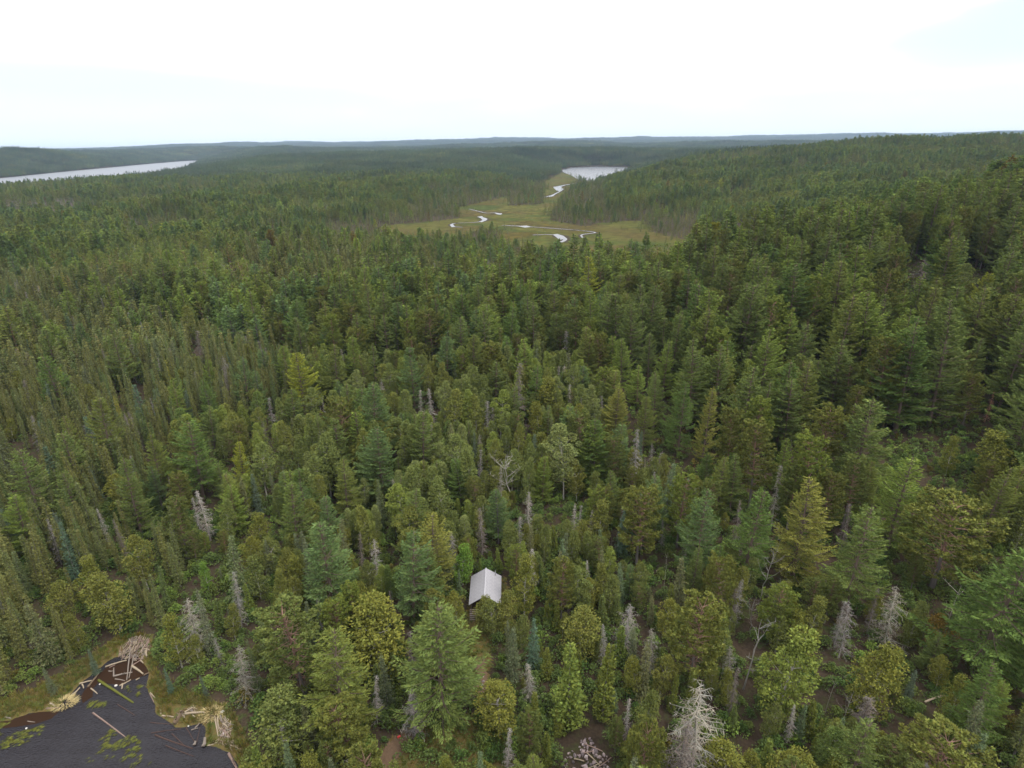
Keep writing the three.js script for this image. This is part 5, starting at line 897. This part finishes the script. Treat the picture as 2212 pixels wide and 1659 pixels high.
{ // blue canoe drawn up at the bottom edge, only its pointed end in the picture
  const end = surf([729, 1648], 0), t = new THREE.Group(); t.name = numbered('canoe'); tag(t, 'bright blue canoe end showing at the bottom edge', 'canoe'); t.position.set(end[0], end[1], end[2]);
  const L = 4.4, N = 22, M = 10, pos = [], idx = [];
  for (let i = 0; i <= N; i++) { const s = i / N, w = 0.42 * Math.pow(Math.sin(Math.PI * clamp(s, 0.004, 0.996)), 0.6), sheer = 0.36 + 0.2 * Math.pow(Math.abs(2 * s - 1), 3), keel = 0.12 * Math.pow(Math.abs(2 * s - 1), 5); for (let j = 0; j <= M; j++) { const a = (j / M) * Math.PI; pos.push(-Math.cos(a) * w, lerp(keel, sheer, 1 - Math.pow(Math.sin(a), 0.7)), s * L); } }
  for (let i = 0; i < N; i++) for (let j = 0; j < M; j++) { const a = i * (M + 1) + j; idx.push(a, a + M + 1, a + 1, a + 1, a + M + 1, a + M + 2); }
  const g = new THREE.BufferGeometry(); g.setAttribute('position', new THREE.Float32BufferAttribute(pos, 3)); g.setIndex(idx); g.computeVertexNormals();
  mesh('hull', g, std({ color: lin(0.05, 0.14, 0.5), roughness: 0.4 }), t);
  for (const z of [0.8, L - 0.8]) mesh('seat', new THREE.BoxGeometry(0.6, 0.03, 0.25), GREYW, t).position.set(0, 0.3, z);
  const deck = new THREE.Shape(); deck.moveTo(0, 0.02); deck.lineTo(0.2, 0.5); deck.lineTo(-0.2, 0.5); const dg = new THREE.ExtrudeGeometry(deck, { depth: 0.03, bevelEnabled: false }); const dm = mesh('deck_plate', dg, std({ color: lin(0.06, 0.17, 0.55), roughness: 0.4 }), t); dm.rotation.x = Math.PI / 2; dm.position.y = 0.53;
  t.rotation.y = -0.12; place(t);
  const c = surf([862, 1592], 0), can = new THREE.Group(); can.name = numbered('fuel_can'); tag(can, 'small red fuel can lying beside the footpath', 'fuel can'); can.position.set(c[0], c[1] + 0.14, c[2]); can.rotation.set(0, 0.5, 0.15);
  const red = std({ color: lin(0.5, 0.035, 0.03), roughness: 0.5 }); const bs = new THREE.Shape(); bs.moveTo(-0.24, -0.14); bs.lineTo(0.2, -0.14); bs.quadraticCurveTo(0.24, -0.14, 0.24, -0.1); bs.lineTo(0.24, 0.06); bs.lineTo(0.14, 0.14); bs.lineTo(-0.2, 0.14); bs.quadraticCurveTo(-0.24, 0.14, -0.24, 0.1);
  const bg = new THREE.ExtrudeGeometry(bs, { depth: 0.2, bevelEnabled: true, bevelSize: 0.02, bevelThickness: 0.02, bevelSegments: 2 }); mesh('body', bg, red, can); const ha = mesh('handle', new THREE.TorusGeometry(0.1, 0.02, 6, 12, Math.PI), red, can); ha.position.set(-0.05, 0.15, 0.1); const spt = mesh('spout', new THREE.CylinderGeometry(0.025, 0.03, 0.2, 8), darkSpout(), can); spt.position.set(0.25, 0.15, 0.1); spt.rotation.z = -0.8; place(can);
  function darkSpout() { return std({ color: lin(0.03, 0.03, 0.03) }); }
}

// ---------------------------------------------------------------- the creek through the marsh, young larches on it
{
  const Zm = (u, v) => [737.3 + u / 3.0, 230.4 + v / 3.0];
  const ribbon = (pts, ws, y) => { const P = pts.map((p) => onPlane(p[0], p[1], 0.3)), curve = new THREE.CatmullRomCurve3(P.map((p) => new THREE.Vector3(p[0], 0, p[1]))), n = pts.length * 10, pos = [], idx = [], uv = []; for (let i = 0; i <= n; i++) { const s = i / n, c = curve.getPoint(s), d = curve.getTangent(s), k = s * (ws.length - 1), w = lerp(ws[Math.floor(k)], ws[Math.min(ws.length - 1, Math.floor(k) + 1)], k % 1) * (1 + 0.5 * noise(c.x / 9, c.z / 9, 4)); for (const e of [-1, 1]) { pos.push(c.x - d.z * w * e, y, c.z + d.x * w * e); uv.push(pos[pos.length - 3], pos[pos.length - 1]); } if (i) { const a = i * 2; idx.push(a - 2, a - 1, a, a - 1, a + 1, a); } } const g = new THREE.BufferGeometry(); g.setAttribute('position', new THREE.Float32BufferAttribute(pos, 3)); g.setAttribute('uv', new THREE.Float32BufferAttribute(uv, 2)); g.setIndex(idx); g.computeVertexNormals(); return g; };
  const wet = new THREE.MeshPhysicalMaterial({ color: lin(0.02, 0.022, 0.025), roughness: 0.1, ior: 1.33, side: THREE.DoubleSide }), bankM = std({ color: lin(0.035, 0.028, 0.018), roughness: 0.9 });
  const S = [
    [[Zm(1590, 460), Zm(1500, 500), Zm(1440, 510), Zm(1400, 525), Zm(1425, 540), Zm(1400, 558), Zm(1350, 580), Zm(1300, 590)], [4, 7, 14, 16, 8, 5, 7, 3], 'silver creek winding down from the small lake'],
    [[Zm(830, 664), Zm(880, 676), Zm(950, 690), Zm(990, 688), Zm(1040, 697)], [1.6, 2, 1.6, 4, 4], 'narrow dark creek reach in the upper marsh'],
    [[Zm(890, 716), Zm(925, 722), Zm(930, 735), Zm(900, 746), Zm(830, 752), Zm(740, 756), Zm(712, 766), Zm(735, 778), Zm(790, 782)], [4, 6, 7, 4, 2, 2, 5, 3, 2], 'bright bend of the creek before the spruce spit'],
    [[Zm(1040, 770), Zm(1150, 774), Zm(1210, 778), Zm(1260, 781), Zm(1400, 791), Zm(1560, 804), Zm(1645, 816), Zm(1560, 830), Zm(1565, 850)], [2.2, 5, 4.5, 2, 2, 2, 3, 3, 2.5], 'long straight creek reach across the near marsh'],
    [[Zm(1240, 832), Zm(1330, 829), Zm(1390, 832), Zm(1430, 846), Zm(1450, 862), Zm(1420, 880)], [2, 3, 6, 8, 7, 4], 'open pool of the creek behind the near spruces'],
  ];
  for (const [pts, w, label] of S) { place(tag(mesh('creek_bank', ribbon(pts, w.map((x) => x * 0.5 + 2.2), 0.34), bankM), 'dark wet edge of the ' + label.replace(/^\w+ /, ''), null, null, 'structure')); place(tag(mesh('creek', ribbon(pts, w.map((x) => x * 0.27 + 0.35), 0.39), wet), label, null, null, 'structure')); }
  const POOLS = [[[1372, 520], [1420, 514], [1442, 507], [1425, 522], [1442, 535], [1420, 547], [1395, 543], [1380, 530]], [[1336, 580], [1360, 573], [1382, 577], [1352, 586]], [[880, 713], [912, 709], [930, 726], [938, 737], [910, 749], [893, 745], [915, 735], [903, 722]], [[703, 765], [722, 756], [730, 770], [740, 779], [714, 781]], [[1370, 828], [1400, 825], [1442, 838], [1447, 856], [1415, 864], [1393, 846]], [[995, 690], [1042, 691], [1035, 700], [1010, 698]], [[1142, 774], [1200, 770], [1232, 779], [1190, 784]]].map((P) => P.map(([u, v]) => onPlane(...Zm(u, v), 0.42)));
  ['silver pool below the small lake', 'small bright pool in the upper channel', 'curved bright pool in the marsh bend', 'bright pool at the spruce spit', 'open bright pool behind the near spruces', 'short glint of creek in the upper marsh', 'bright stretch of the straight creek reach'].forEach((label, i) => place(tag(mesh('creek_pool', sheet(POOLS[i], 0.42), wet), label, null, null, 'structure')));
  const R = rng(91), lists = protos.black_spruce.slice(0, 2).map((p) => [p[2].whole, []]), b = [Math.min(...MARSH.map((p) => p[0])), Math.max(...MARSH.map((p) => p[0])), Math.min(...MARSH.map((p) => p[1])), Math.max(...MARSH.map((p) => p[1]))];
  for (let i = 0; i < 9000; i++) { const x = lerp(b[0], b[1], R()), z = lerp(b[2], b[3], R()), s = sd(MARSH, x, z); if (s > 0 || R() > Math.exp(s / 9) * 0.9 + 0.05 * SS(noise(x / 60, z / 60, 2), 0.1, 0.4)) continue; const k = (s > -14 ? 0.2 + 0.45 * R() : 0.12 + 0.2 * R()); lists[R() < 0.5 ? 0 : 1][1].push({ v: 1, m: new THREE.Matrix4().compose(new THREE.Vector3(x, 0.2, z), new THREE.Quaternion().setFromEuler(new THREE.Euler(0, R() * 6, 0)), new THREE.Vector3(k * 1.3, k, k * 1.3)), tint: R() < 0.5 ? 'bright' : 'green' }); }
  forest('young_larch_growth', 'young larches spreading from the edges over the marsh', lists);
  const tus = [tuft(8, 12, 1.0, [0.06, 0.05, 0.014], 0.9), tuft(9, 12, 1.2, [0.045, 0.048, 0.013], 0.9)];
  const lines = S.map(([pts, w]) => new THREE.CatmullRomCurve3(pts.map((p) => onPlane(p[0], p[1], 0.3)).map((p) => new THREE.Vector3(p[0], 0, p[1]))).getPoints(40));
  grassOver('marsh_grass', 'ochre sedge tussocks of the marsh', MARSH, (x, z) => lines.some((l) => l.some((p) => Math.hypot(p.x - x, (p.z - z) * 0.5) < 15)), 4.2, tus, ['green', 'olive', 'gold', 'olive', 'green'], 0.5, 205, 0.8);
}
renderer.render(scene, camera);
